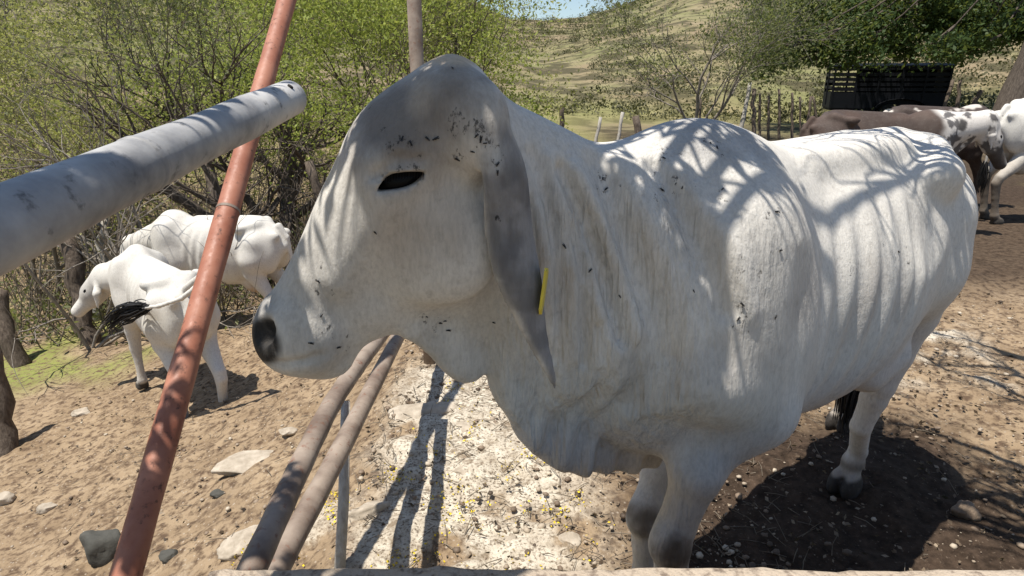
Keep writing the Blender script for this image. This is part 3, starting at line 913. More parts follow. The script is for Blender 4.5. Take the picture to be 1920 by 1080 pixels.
for m_ in base:
    v = np.empty(len(m_.vertices) * 3, np.float32); m_.vertices.foreach_get("co", v)
    f = np.array([list(p.vertices) for p in m_.polygons]); bv.append((v.reshape(-1, 3), f)); bpy.data.meshes.remove(m_)
for k in range(5200):
    if k % 2 == 0: x, y = rng.uniform(-.6, .9), rng.uniform(1.0, 3.4)
    elif k % 3 == 1: x, y = rng.uniform(-3.2, -.4), rng.uniform(1.0, 5.0)
    else: x, y = rng.uniform(.6, 3.4), rng.uniform(1.3, 4.5)
    s = .0035 + .017 * rng.random() ** 5
    v, f = bv[k % 5]; a = rng.uniform(0, 6.28); R = np.array([[math.cos(a), -math.sin(a), 0], [math.sin(a), math.cos(a), 0], [0, 0, 1]])
    tn.append(np.full(len(v), rng.random())); Vs.append((v * s) @ R.T + np.array([x, y, ground_z(x, y) + .012])); Fs.append(f + nb_); nb_ += len(v)
o = link_mesh('gravel', mesh_from('gravel', np.concatenate(Vs), np.concatenate(Fs), True, {'tint': np.repeat(np.concatenate(tn)[:, None], 4, 1)}), GRAV); tag(o, kind='stuff')
# yellow petals and dry chaff
Y = NT('yellow_petal', .7, .2); Y.color((.62, .46, .03))
pts = []
for k in range(70):
    x, y = (rng.uniform(-.5, .35), rng.uniform(1.15, 3.0)) if k % 4 else (rng.uniform(-1.2, -.5), rng.uniform(1.0, 2.4))
    for _ in range(rng.integers(4, 26)):
        xx, yy = x + rng.normal(0, .04), y + rng.normal(0, .04); pts.append((xx, yy, ground_z(xx, yy) + .016))
Vv, Ff, T = leaf_cloud(np.array(pts), 1900, .0046, rng, .009, .8, .6)
o = link_mesh('yellow_petals', mesh_from('yellow_petals', Vv, Ff, False), Y.m); tag(o, kind='stuff')
mb = MB()
for k in range(1500):
    x, y = (rng.uniform(-.6, 1.0), rng.uniform(1.1, 3.6)) if k % 3 else (rng.uniform(-2.5, 3), rng.uniform(1.2, 4.5))
    a = rng.uniform(0, 6.28); L = rng.uniform(.02, .11); z = ground_z(x, y) + .014
    d = np.array([math.cos(a), math.sin(a), rng.normal(0, .18)]) * L
    mb.tube([(x, y, z), (x + d[0] * .5 + rng.normal(0, .006), y + d[1] * .5, z + abs(d[2]) * .5 + .004), (x + d[0], y + d[1], z + abs(d[2]))], [.0018, .0016, .0008], 3, False)
o = mb.build('dry_twigs', BARK_TWIG); tag(o, kind='stuff')

# trampled litter: flakes of dung and dead leaf
LIT = leaf_mat('litter', (.035, .025, .018), (.12, .085, .055), (.34, .27, .19), .05)
pts = []
for k in range(5200):
    x, y = (rng.uniform(-3.4, 3.4), rng.uniform(1.0, 5.0)) if k % 2 else (rng.uniform(-.7, 2.6), rng.uniform(1.0, 3.2))
    pts.append((x, y, ground_z(x, y) + .012))
Vv, Ff, T = leaf_cloud(np.array(pts), 5200, .010, rng, .004, .55, .75)
o = link_mesh('leaf_litter', mesh_from('leaf_litter', Vv, Ff, False, {'tint': T}), LIT); tag(o, kind='stuff')
# ------------------------------------------------------------------ the big white cow
WITH = np.array([0.41, 1.40, 0.0])            # ground below the withers
BF = np.array([-0.78, -0.626, 0.0]); BF /= np.linalg.norm(BF)      # forward
BL = np.array([-BF[1], BF[0], 0.0])           # the cow's left (towards the camera)
NF = np.array([-0.86, -0.51]); NF /= np.linalg.norm(NF)            # neck heading
HF = np.array([-0.990, -0.14]); HF /= np.linalg.norm(HF)           # head heading
HO = at(850, 250, 1.05)                       # a point of the head's middle plane

def to_plane(p, o, d):
    x, y = p[:, 0] - o[0], p[:, 1] - o[1]
    return np.stack([x * d[0] + y * d[1], p[:, 2]], 1), -x * d[1] + y * d[0]     # (s,z), left offset

HEAD_PX = [(845, 97), (805, 112), (765, 140), (721, 168), (683, 200), (652, 244), (633, 294), (598, 364), (570, 433), (544, 490), (513, 543),
           (490, 563), (473, 603), (478, 645), (500, 674), (532, 693), (576, 706), (622, 709), (656, 694), (670, 664), (688, 642), (727, 627),
           (778, 605), (828, 578), (875, 545), (908, 505), (922, 433), (930, 340), (925, 240), (905, 165), (880, 117)]
NECK_PX = [(840, 125), (880, 120), (913, 160), (948, 186), (1000, 211), (1057, 240), (1107, 267), (1147, 284), (1190, 295), (1230, 290), (1290, 290),
           (1400, 330), (1440, 600), (1400, 760), (1250, 800), (1090, 800), (1000, 750), (945, 690), (900, 625), (850, 580), (800, 560), (760, 400)]
THROAT_PX = [(745, 622), (803, 664), (828, 696), (860, 719), (889, 717), (905, 700), (917, 650), (925, 560), (860, 540), (790, 560)]
DEW_PX = [(913, 690), (921, 740), (955, 790), (985, 842), (1040, 882), (1100, 891),
          (1180, 886), (1260, 860), (1330, 800), (1330, 600), (1000, 520), (930, 520), (922, 600)]
EAR_PX = [(893, 235), (903, 290), (914, 380), (918, 470), (934, 540), (973, 618), (1010, 690), (1042, 740), (1033, 690), (1026, 640), (1022, 556),
          (1013, 470), (1000, 363), (982, 262), (950, 225), (915, 215)]
head_poly = np.array([on_plane(x, y, HO, HF) for x, y in HEAD_PX])
neck_poly = np.array([on_plane(x, y, WITH, NF) for x, y in NECK_PX])
throat_poly = np.array([on_plane(x, y, WITH, NF) for x, y in THROAT_PX])
dew_poly = np.array([on_plane(x, y, WITH, NF) for x, y in DEW_PX])
HL = np.array([-HF[1], HF[0]])
EF = np.array([-0.90, -0.42]); EF /= np.linalg.norm(EF)
EO = np.r_[HO[:2] + HL * 0.150, 0.0]          # plane of the near ear
ear_poly = np.array([on_plane(x, y, EO, EF) for x, y in EAR_PX])
_hp = lambda x, y: np.array(on_plane(x, y, HO, HF))
POLL, MUZ = _hp(850, 130), _hp(500, 640)
HA = (MUZ - POLL); HLEN = np.linalg.norm(HA); HA = HA / HLEN; HD = np.array([HA[1], -HA[0]])
if HD[1] < 0: HD = -HD

def hpt(px, py, lat):
    """world point on the head at a picture position, lat metres to the left of its middle plane"""
    o = np.r_[HO[:2] + HL * lat, 0]
    s, z = on_plane(px, py, o, HF)
    return np.array([o[0] + HF[0] * s, o[1] + HF[1] * s, z])

def bpt(x, y, z):
    """body point: x forward of the withers, y left, z up"""
    return WITH + BF * x + BL * y + np.array([0, 0, z])

def lerp_tab(x, tab):
    t = np.array(tab); return np.interp(x, t[::-1, 0] if t[0, 0] > t[-1, 0] else t[:, 0], t[::-1, 1] if t[0, 0] > t[-1, 0] else t[:, 1])

def spline_tab(tab):
    t = np.array(sorted(tab)); xs = np.linspace(t[0, 0], t[-1, 0], 200)
    # Catmull-Rom through the table
    x0, y0 = t[:, 0], t[:, 1]; m = np.gradient(y0, x0)
    i = np.clip(np.searchsorted(x0, xs) - 1, 0, len(x0) - 2); h = x0[i + 1] - x0[i]; u = (xs - x0[i]) / h
    ys = (2*u**3-3*u**2+1)*y0[i] + (u**3-2*u**2+u)*h*m[i] + (-2*u**3+3*u**2)*y0[i+1] + (u**3-u**2)*h*m[i+1]
    return xs, ys

TOP = spline_tab([(0.34, 1.08), (0.25, 1.20), (0.12, 1.28), (0.0, 1.30), (-0.2, 1.315), (-0.45, 1.325), (-0.7, 1.335), (-0.92, 1.345), (-1.08, 1.31), (-1.2, 1.22), (-1.28, 1.10)])
BOT = spline_tab([(0.34, 0.95), (0.25, 0.80), (0.12, 0.70), (0.0, 0.665), (-0.2, 0.635), (-0.45, 0.605), (-0.7, 0.625), (-0.85, 0.68), (-1.0, 0.78), (-1.2, 0.92), (-1.28, 1.02)])
WID = spline_tab([(0.34, 0.07), (0.25, 0.135), (0.12, 0.18), (0.0, 0.21), (-0.2, 0.228), (-0.45, 0.258), (-0.65, 0.258), (-0.85, 0.245), (-1.0, 0.215), (-1.15, 0.175), (-1.28, 0.06)])

def trunk(b):
    x = b[:, 0]
    t, o, w = np.interp(x, *TOP), np.interp(x, *BOT), np.interp(x, *WID)
    c, h = (t + o) / 2, np.maximum((t - o) / 2, 0.02)
    y, z = b[:, 1], b[:, 2] - c
    # narrow towards the spine: upper half is tighter than the lower
    up = np.clip(z / h, 0, 1)
    w = w * (1 - 0.22 * up * up)
    e = 2.25
    k = (np.abs(y / w) ** e + np.abs(z / h) ** e + 1e-9) ** (1 / e)
    d = (k - 1) * np.minimum(w, h) * 0.95
    return np.maximum(d, np.maximum(x - 0.34, -1.28 - x))

def leg_chain(f, p, pts, k=0.035):
    g = None
    for i, ((a, ra), (b, rb)) in enumerate(zip([q[:2] for q in pts[:-1]], [q[:2] for q in pts[1:]])):
        c = rcone(p, a, b, ra, rb)
        if i < 2: f = smin(f, c, k)
        else: g = c if g is None else smin(g, c, .012)
    if g is not None: f = smin(f, g, min(k, .03))
    return f

def hoof(f, p, c, fwd, k=0.012):
    c = np.asarray(c, float); R = axes(fwd); lat = R[:, 1]
    for s in (-1, 1):
        q = ell(p, c + lat * 0.026 * s + R[:, 0] * 0.02 + np.array([0, 0, 0.028]), (0.062, 0.029, 0.055), R)
        q = smax(q, c[2] - p[:, 2] - 0.004 + 0 * q, 0.008)
        f = smin(f, q, k)
    return f

def bray(px, py, lat):
    """world point where a line of sight meets the upright body plane lat metres to the left"""
    o = WITH + BL * lat
    q, z = on_plane(px, py, o, BF[:2])
    return np.array([o[0] + BF[0] * q, o[1] + BF[1] * q, z])

def foot(px, py):
    """ground point seen at a picture position"""
    t = 1.5 / -ray(px, py)[2]
    for _ in range(6):
        p = at(px, py, t); t += (p[2] - ground_z(p[0], p[1])) / -ray(px, py)[2]
    return at(px, py, t)

def up(p, f, l, z): return p + BF * f + BL * l + np.array([0, 0, z])
KN = bray(1260, 1005, .13)
G = np.array([KN[0], KN[1], 0]) - BF * .01; G[2] = ground_z(G[0], G[1])
FORE_N = [(bpt(.10, .12, .95), .06), (bray(1372, 770, .15), .074), (bray(1308, 885, .15), .050), (bray(1268, 985, .13), .042), (KN - np.array([0, 0, .03]), .042),
          (up(KN, -.01, 0, -.11), .037), (up(G, -.01, 0, .15), .036), (up(G, 0, 0, .105), .043), (up(G, .025, 0, .055), .040, G[2])]
KF = bray(1208, 965, -.10)
G = np.array([KF[0], KF[1], 0]) - BF * .01; G[2] = ground_z(G[0], G[1])
FORE_F = [(bpt(.10, -.12, .95), .06), (bray(1290, 780, -.13), .075), (bray(1240, 880, -.11), .048), (bray(1213, 945, -.10), .040), (KF - np.array([0, 0, .02]), .040),
          (up(KF, -.01, 0, -.10), .034), (up(G, -.01, 0, .15), .033), (up(G, 0, 0, .105), .042), (up(G, .025, 0, .055), .040, G[2])]
G = foot(1586, 916)
HIND_N = [(bpt(-.98, .12, 1.10), .13), (bpt(-.96, .13, .95), .125), (bray(1708, 590, .12), .070), (bray(1678, 665, .10), .054), (bray(1650, 722, .08), .047), (bray(1638, 748, .07), .043),
          (bray(1614, 800, .05), .034), (up(G, -.02, .01, .16), .031), (up(G, -.015, 0, .11), .036), (up(G, 0, 0, .055), .036, G[2])]
G = foot(1578, 800)
HIND_F = [(bpt(-.98, -.12, 1.10), .14), (bpt(-1.02, -.13, .95), .14), (bpt(-1.08, -.14, .80), .10), (up(G, .13, .03, .62), .068), (up(G, .0, .02, .52), .052), (up(G, -.03, .01, .45), .050),
          (up(G, -.02, 0, .33), .037), (up(G, -.02, 0, .16), .037), (up(G, -.02, 0, .11), .046), (up(G, 0, 0, .055), .042, G[2])]

def head_width(u, v):
    """half width of the skull; u from poll (0) to muzzle (1), v metres above the axis"""
    w = np.interp(u, [-.1, .06, .2, .38, .5, .65, .8, .92, 1.02, 1.1], [.075, .098, .110, .112, .098, .080, .068, .070, .066, .05])
    w = w * np.interp(v, [-.2, -.12, -.04, .06, .12], [.62, .78, 1.0, 1.0, .85])
    return w.astype(np.float32)

EYE = hpt(750, 338, 0.098)
EYE_X = hpt(800, 322, 0.09) - hpt(706, 355, 0.1); EYE_X /= np.linalg.norm(EYE_X)
LAT3 = np.r_[HL, 0.0]
def head_sdf(p):
    q, y = to_plane(p, HO, HF)
    r = q - POLL.astype(np.float32)
    u = (r @ HA.astype(np.float32)) / HLEN; v = r @ HD.astype(np.float32)
    f = inflate(q, y, head_poly_s, 0.075, head_width(u, v))
    for s in (1, -1):
        m = lambda px, py, lat: hpt_c(px, py, lat * s)
        f = smin(f, ell(p, m(765, 292, .092), (.062, .026, .024), axes(EYE_X_s(s), LAT3)), .04)          # brow
        f = smin(f, ell(p, m(838, 470, .068), (.085, .040, .085)), .06)                                # cheek
        f = smin(f, rcone(p, m(715, 385, .094), m(640, 520, .068), .016, .012), .045)                   # face crest
        f = smin(f, ell(p, m(870, 200, .07), (.055, .05, .05)), .05)                                   # base of the horn
        f = smin(f, ell(p, m(560, 640, .052), (.06, .03, .055)), .04)                                  # lip pad
        f = smin(f, ell(p, m(905, 255, .085), (.04, .05, .06)), .04)                                   # ear root
    for s in (1, -1):
        c = hpt_c(751, 338, .108 * s); ex = EYE_X_s(s)
        R = axes(ex, LAT3)
        f = smin(f, ell(p, hpt_c(750, 338, .094 * s), (.052, .034, .024), R), .02)                     # lids
        up_ = [(705, 352), (720, 332), (736, 317), (765, 312), (800, 315)]
        for a, b in zip(up_[:-1], up_[1:]):
            f = smin(f, rcone(p, hpt_c(*a, .103 * s), hpt_c(*b, .103 * s), .0088, .0088), .007)
        lo_ = [(708, 362), (735, 361), (765, 353), (790, 335)]
        for a, b in zip(lo_[:-1], lo_[1:]):
            f = smin(f, rcone(p, hpt_c(*a, .102 * s), hpt_c(*b, .102 * s), .0055, .0055), .009)
        al = np.maximum(poly2(q, eye_poly), (.070 - y * s).astype(np.float32))
        f = smax(f, -al, .003)
        # fold above the lid, tear line in front
        f = smax(f, -(rcone(p, hpt_c(700, 330, .118 * s), hpt_c(745, 300, .124 * s), .004, .006)), .014)
        f = smax(f, -(rcone(p, hpt_c(745, 300, .124 * s), hpt_c(800, 300, .120 * s), .006, .004)), .014)
        # nostril
        f = smax(f, -ell(p, hpt_c(500, 622, .060 * s), (.022, .022, .014), axes((-.6, 0, .8), LAT3)), .014)
        # mouth line
        f = smax(f, -rcone(p, hpt_c(515, 683, .075 * s), hpt_c(590, 672, .082 * s), .004, .004), .012)
        f = smax(f, -rcone(p, hpt_c(590, 672, .082 * s), hpt_c(648, 652, .080 * s), .004, .002), .012)
    return f

EYE_PX = [(704, 357), (716, 341), (732, 326), (760, 321), (797, 321), (788, 333), (773, 345), (752, 352), (728, 355)]
eye_poly = np.array([on_plane(x, y, np.r_[HO[:2] + HL * .105, 0], HF) for x, y in EYE_PX], np.float32)
head_poly_s = smooth_poly(head_poly, 1).astype(np.float32)
neck_poly_s = smooth_poly(neck_poly, 2).astype(np.float32)
throat_poly_s = smooth_poly(throat_poly, 1).astype(np.float32)
dew_poly_s = smooth_poly(dew_poly, 1).astype(np.float32)
ear_poly_s = smooth_poly(ear_poly, 1).astype(np.float32)
_mid = {}
def hpt_c(px, py, lat):
    """mirrored pairs: the picture position gives (s,z) on the near side, the far one takes the same (s,z)"""
    k = (px, py, abs(lat))
    if k not in _mid:
        o = np.r_[HO[:2] + HL * abs(lat), 0]; _mid[k] = on_plane(px, py, o, HF)
    s, z = _mid[k]
    return np.array([HO[0] + HF[0] * s + HL[0] * lat, HO[1] + HF[1] * s + HL[1] * lat, z])
def EYE_X_s(s):
    a, b = hpt_c(800, 322, .09 * s), hpt_c(706, 355, .1 * s)
    return (a - b) / np.linalg.norm(a - b)

def groove(q, line, w):
    d = np.full(len(q), 1e3, np.float32)
    for a, b in zip(line[:-1], line[1:]):
        a = np.asarray(a, np.float32); ba = np.asarray(b, np.float32) - a
        h = np.clip((q - a) @ ba / float(ba @ ba), 0, 1)
        d = np.minimum(d, np.linalg.norm(q - a - h[:, None] * ba, axis=1))
    return np.exp(-(d / w) ** 2)

def _bl(px, py, lat):
    s, z = on_plane(px, py, WITH + BL * lat, BF[:2]); return (s, z)
SHOULDER_EDGE = [_bl(x, y, .24) for x, y in ((1478, 430), (1484, 540), (1470, 650), (1456, 735))]
_nl = lambda px, py: on_plane(px, py, np.r_[WITH[:2] + np.array([-NF[1], NF[0]]) * .15, 0], NF)
NECK_FOLDS = [([_nl(*q) for q in l], a, w) for l, a, w in (
    ([(1100, 330), (1132, 420), (1158, 520), (1172, 640)], .015, .013), ([(1178, 320), (1195, 430), (1222, 560), (1228, 660), (1200, 760)], .018, .026),
    ([(1050, 300), (1075, 420), (1085, 560), (1088, 700)], .007, .011), ([(1030, 400), (1045, 540), (1060, 680), (1075, 780)], .006, .009),
    ([(1110, 440), (1118, 560), (1125, 700)], .006, .009), ([(1000, 330), (1020, 420), (1035, 500)], .005, .009), ([(1270, 330), (1290, 450), (1300, 560)], .010, .02),
    ([(1145, 620), (1150, 720), (1140, 800)], .006, .012), ([(1200, 640), (1190, 740), (1175, 830)], .006, .014))]
def within(p, lo, hi):
    return ((p > np.asarray(lo, np.float32)) & (p < np.asarray(hi, np.float32))).all(1)

def add_in(f, p, pts, pad, fn):
    """apply fn(f, p) only to the samples inside the padded box round pts"""
    P = np.asarray(pts); m = within(p, P.min(0) - pad, P.max(0) + pad)
    if m.any(): f[m] = fn(f[m], p[m])
    return f

def plane_box(o, d, poly, w):
    n = np.array([-d[1], d[0]]); out = []
    for s in (poly[:, 0].min(), poly[:, 0].max()):
        for l in (-w, w):
            x, y = o[0] + d[0] * s + n[0] * l, o[1] + d[1] * s + n[1] * l
            out += [(x, y, poly[:, 1].min()), (x, y, poly[:, 1].max())]
    return np.array(out)

def to_body(p):
    q = p - WITH.astype(np.float32)
    return np.stack([q @ BF.astype(np.float32), q @ BL.astype(np.float32), q[:, 2]], 1)

def cow_sdf(p):
    b = to_body(p)
    f = trunk(b)
    bx, by, bz = b[:, 0], b[:, 1], b[:, 2]
    ay = np.abs(by)
    m = np.stack([bx, ay, bz], 1)
    # spine, hump
    f = smin(f, rcone(b, (-.25, 0, 1.30), (-.98, 0, 1.325), .022, .03), .05)
    f = smin(f, ell(b, (.03, 0, 1.295), (.17, .075, .115)), .09)
    f = smin(f, ell(b, (-.10, 0, 1.26), (.22, .10, .09)), .10)
    # hip and pin bones, loin
    f = smin(f, ell(m, (-.84, .190, 1.25), (.080, .032, .036)), .065)
    f = smin(f, rcone(m, (-.86, .19, 1.245), (-1.0, .10, 1.285), .03, .05), .08)
    f = smin(f, ell(m, (-1.19, .105, 1.16), (.055, .05, .06)), .08)
    f = smin(f, rcone(m, (-.30, .06, 1.305), (-.80, .075, 1.315), .03, .03), .06)
    # buttock muscle
    f = smin(f, ell(m, (-1.09, .125, 1.0), (.145, .10, .24)), .07)
    # hollow before the hip
    f = smax(f, -ell(m, (-.69, .325, 1.17), (.13, .10, .14)), .07)
    # the tucked edge behind the shoulder
    f = f + .018 * groove(np.stack([bx, bz], 1), SHOULDER_EDGE, .026) * sstep(.06, .14, ay) - .016 * groove(np.stack([bx - .055, bz], 1), SHOULDER_EDGE, .04) * sstep(.06, .14, ay)
    # shoulder blade and muscles
    f = smin(f, ell(m, (.06, .175, 1.05), (.13, .075, .23), axes((1, 0, -.25))), .08)
    f = smin(f, rcone(m, (.01, .12, 1.24), (.15, .175, .92), .045, .06), .10)
    f = smin(f, ell(m, (-.03, .18, .90), (.12, .075, .15)), .08)
    f = smin(f, rcone(m, (.17, .165, .93), (-.02, .205, .80), .05, .06), .06)
    # ribs
    rib = np.sin((bx + .22 * (bz - 1.0)) * 2 * np.pi / .098)
    f = f - .0055 * rib * sstep(-.78, -.62, bx) * sstep(-.05, -.2, bx) * sstep(.62, .8, bz) * sstep(1.28, 1.1, bz)
    # navel flap, fold of the flank
    f = smin(f, ell(b, (-.32, 0, .60), (.12, .022, .055)), .03)
    f = smin(f, rcone(m, (-.78, .19, .72), (-.70, .16, .665), .03, .035), .08)
    for ch in (FORE_N, FORE_F, HIND_N, HIND_F):
        def leg(f, p, ch=ch):
            f = leg_chain(f, p, ch, .06)
            g = ch[-1][0]; f = hoof(f, p, (g[0], g[1], ch[-1][2]), BF)
            if ch is FORE_N or ch is FORE_F:
                k0 = ch[4][0]
                f = smin(f, ell(p, k0 + BF * .022 + np.array([0, 0, .02]), (.030, .036, .045), axes(BF)), .025)
                f = smin(f, rcone(p, k0 - BF * .045 + np.array([0, 0, .05]), k0 - BF * .035 - np.array([0, 0, .02]), .016, .014), .03)
                f = smin(f, rcone(p, ch[1][0] - BF * .03, ch[2][0] + BF * .012, .05, .034), .03)
            d = ch[-2][0]
            for s in (-1, 1):
                f = smin(f, rcone(p, d - BF * .035 + BL * .018 * s, d - BF * .045 + BL * .02 * s - np.array([0, 0, .035]), .014, .011), .012)
            if ch is HIND_N or ch is HIND_F:
                h = ch[4][0]
                f = smin(f, rcone(p, h + BF * -.045 + np.array([0, 0, .045]), h + BF * -.03, .018, .025), .03)
            return f
        f = add_in(f, p, [c[0] for c in ch] + [ch[-1][0] - np.array([0, 0, .07])], .22, leg)
    f = add_in(f, p, plane_box(WITH, NF, neck_poly_s, .22), .12, neck_part)
    f = add_in(f, p, plane_box(WITH, NF, np.concatenate([dew_poly_s, throat_poly_s]), .06), .1, dewlap_part)
    f = add_in(f, p, plane_box(HO, HF, head_poly_s, .14), .05, lambda f, p: smin(f, head_sdf(p), .035))
    for s in (1, -1):
        f = add_in(f, p, EAR_BOX[s], .06, lambda f, p, s=s: ear_part(f, p, s))
    f = add_in(f, p, [t[0] for t in TAIL], .1, lambda f, p: leg_chain(f, p, TAIL, .03))
    return f

def neck_part(f, p):
    q, y = to_plane(p, WITH, NF)
    wn_ = np.interp(q[:, 0], [-.2, 0.0, .2, .45, .7], [.20, .18, .13, .092, .075]).astype(np.float32)
    wn_ = wn_ * np.interp(q[:, 1], [.7, 1.0, 1.2, 1.5], [.5, .80, 1.0, .8]).astype(np.float32)
    g = inflate(q, y, neck_poly_s, .13, wn_)
    # upright folds of loose skin
    fold = np.sin(q[:, 0] * 210 + 3 * np.sin(q[:, 1] * 7) + 2.2 * np.sin(q[:, 1] * 3.1 + q[:, 0] * 9))
    g = g - .0016 * fold * sstep(.12, .25, q[:, 0]) * sstep(.56, .45, q[:, 0]) * sstep(1.38, 1.2, q[:, 1])
    f = smin(f, g, .14)
    side = sstep(.03, .08, np.abs(y)) * sstep(.05, .0, np.abs(f))
    for ln, a, w in NECK_FOLDS:
        f = f + 1.7 * (a * groove(q, ln, w) - a * .6 * groove(q + np.array([.026, 0], np.float32), ln, w * 1.3)) * side
    return f

def dewlap_part(f, p):
    q, y = to_plane(p, WITH, NF)
    pl = sstep(.98, .76, q[:, 1])
    sway = .010 * np.sin(q[:, 0] * 88 + 2.4 * np.sin(q[:, 1] * 7)) * pl + .008 * np.sin(q[:, 0] * 31 + 1.0) * pl
    wd = np.interp(q[:, 1], [.62, .8, 1.0, 1.1], [.020, .030, .040, .05]).astype(np.float32)
    fl = inflate(q, y, throat_poly_s, .04, np.float32(.020))
    f = smin(f, fl, .035)
    dl = inflate(q, y + sway.astype(np.float32), dew_poly_s, .04, wd)
    return smin(f, dl, .03)

def mirror_head(p):
    return (p - (2 * ((p[:, :2] - HO[:2].astype(np.float32)) @ HL.astype(np.float32)))[:, None] * np.r_[HL, 0].astype(np.float32)).astype(np.float32)

def ear_part(f, p, s):
    q, y = to_plane(p if s == 1 else mirror_head(p), EO, EF)
    mid = np.interp(q[:, 1], ear_c[:, 0], ear_c[:, 1]).astype(np.float32)
    y2 = y + 10.0 * (q[:, 0] - mid) ** 2 - .012 * sstep(1.35, 1.0, q[:, 1]) + .016 * sstep(1.36, 1.46, q[:, 1]) - .003 * np.sin(q[:, 1] * 38)
    return smin(f, inflate(q, y2.astype(np.float32), ear_poly_s, .02, np.float32(.0105)), .012)

_z = np.linspace(ear_poly_s[:, 1].min(), ear_poly_s[:, 1].max(), 12)
ear_c = []
for z in _z:
    near = ear_poly_s[np.abs(ear_poly_s[:, 1] - z) < .03]
    ear_c.append((z, (near[:, 0].min() + near[:, 0].max()) / 2 if len(near) else ear_poly_s[:, 0].mean()))
ear_c = np.array(ear_c)
TAIL = [(bpt(-1.17, -.02, 1.26), .040), (bpt(-1.25, -.05, 1.19), .028), (bpt(-1.27, -.10, 1.0), .020), (bpt(-1.24, -.12, .8), .016), (bray(1612, 690, -.10), .013)]

EAR_BOX = {1: plane_box(EO, EF, ear_poly_s, .04)}
EAR_BOX[-1] = mirror_head(EAR_BOX[1].astype(np.float32))
V, Q = surface_nets(cow_sdf, (-.75, .55, -.03), (1.75, 2.75, 1.65), 0.006)
_inv = np.array([BF, BL, [0, 0, 1]])
Vl = (V - WITH) @ _inv.T
cow_rz = math.atan2(BF[1], BF[0])
big = empty('cow', tuple(WITH), cow_rz)
# ------------------------------------------------------------------ coat of the cows: pigment per vertex, hair and skin folds in the shader
ht = NT('cow_coat', .72, .22)
co = ht.coord(); a_ = ht.n("Attribute", attribute_name='coat')
hn = ht.noise(ht.map(co, (1, 1, .28)), 160, 4, .7); hm_ = ht.noise(co, 7, 5, .6); hf = ht.noise(co, 48, 4, .65)
c = ht.mix(ht.ramp(hm_, [(.30, .20), (.60, 0.0)]), a_.outputs["Color"], ht.mix(.45, a_.outputs["Color"], (.30, .28, .25)))
c = ht.mix(ht.ramp(hf, [(.28, .5), (.46, 0.0)]), c, ht.mix(.5, c, (.20, .17, .14)), 'MIX')
c = ht.mix(ht.ramp(hn, [(.32, .36), (.60, 0.0)]), c, ht.mix(.6, c, (.08, .07, .06)))
so = ht.n('Attribute', attribute_name='soil'); sn = ht.noise(ht.map(co, (1, 1, .6)), 210, 3, .7)
sm = ht.math('MULTIPLY', ht.ramp(ht.math('ADD', ht.math('MULTIPLY', so.outputs['Fac'], .30), ht.math('MULTIPLY', sn, .9)), [(.70, 0.0), (.82, .9)]), ht.ramp(so.outputs['Fac'], [(.02, 0.0), (.3, .92)]))
c = ht.mix(sm, c, (.028, .026, .026))
ht.color(c)
ht.b.inputs["Sheen Weight"].default_value = .03
ht.b.inputs["Subsurface Weight"].default_value = 0.0
fw = ht.math('ADD', ht.noise(ht.map(co, (1, 1, .10)), 34, 3, .55, .4), ht.math('MULTIPLY', ht.noise(ht.map(co, (1, 1, .07)), 95, 2, .5, .3), .35))
fold_h = ht.math('MULTIPLY', fw, a_.outputs["Alpha"])
b1 = ht.bump(fold_h, .8, .02)
b2 = ht.n("Bump"); b2.inputs["Strength"].default_value = .45; b2.inputs["Distance"].default_value = .004
ht.l(ht.math('ADD', hn, ht.math('MULTIPLY', hf, .8)), b2.inputs["Height"]); ht.l(b1, b2.inputs["Normal"]); ht.l(b2.outputs[0], ht.b.inputs["Normal"])
COAT = ht.m
EYEM = NT('eye_black', .30, .10); EYEM.color((.006, .005, .005)); EYEM = EYEM.m
TUFT = NT('black_hair', .6, .3); TUFT.color((.012, .011, .011)); TUFT = TUFT.m

class Paint:
    def __init__(self, V, base):
        self.V = V; self.c = np.tile(np.array(base, float), (len(V), 1)); self.w = np.zeros(len(V))
        self.n = fbm(V * 16, 4, 3); self.n2 = fbm(V * 5, 3, 4); self.n3 = fbm(V * np.array([140, 140, 60]), 3, 6)
    def mask(self, c, r, soft=.5, rag=.5):
        d = np.linalg.norm((self.V - np.asarray(c)) / np.asarray(r, float), axis=1) + (self.n - .5) * rag
        return sstep(1.0, 1.0 - soft, d)
    def smudge(self, c, r):
        if not hasattr(self, 'soil'): self.soil = np.zeros(len(self.V))
        d = np.linalg.norm((self.V - c) / np.array([1, 1, 1.5]), axis=1) / r
        self.soil = np.maximum(self.soil, sstep(1.3, .1, d))
    def spot(self, c, r, col, a):
        k = np.where(((self.V - c) ** 2).sum(1) < (2.2 * r) ** 2)[0]
        d = np.linalg.norm((self.V[k] - c) / np.array([1, 1, 1.5]), axis=1) / r + (self.n3[k] - .5) * 2.6
        m = (sstep(1.0, .75, d) * a)[:, None]
        self.c[k] = self.c[k] * (1 - m) + np.asarray(col) * m
    def mixin(self, m, col): self.c = self.c * (1 - m[:, None]) + np.asarray(col) * m[:, None]
    def blob(self, c, r, col, a=1.0, soft=.5, rag=.5): self.mixin(self.mask(c, r, soft, rag) * a, col)
    def line(self, a, b, r, col, al=1.0, soft=.5, rag=.6):
        a = np.asarray(a); b = np.asarray(b); ba = b - a; h = np.clip((self.V - a) @ ba / (ba @ ba), 0, 1)
        d = np.linalg.norm(self.V - a - h[:, None] * ba, axis=1) / r + (self.n - .5) * rag
        self.mixin(sstep(1, 1 - soft, d) * al, col)
    def out(self): return np.c_[np.clip(self.c, 0, 1), np.clip(self.w, 0, 1)]

p = Paint(V, (.70, .665, .605))
GREY, DGREY, BLACK, TAN = (.26, .25, .235), (.14, .135, .14), (.010, .009, .009), (.62, .47, .31)
b_ = to_body(V.astype(np.float32))
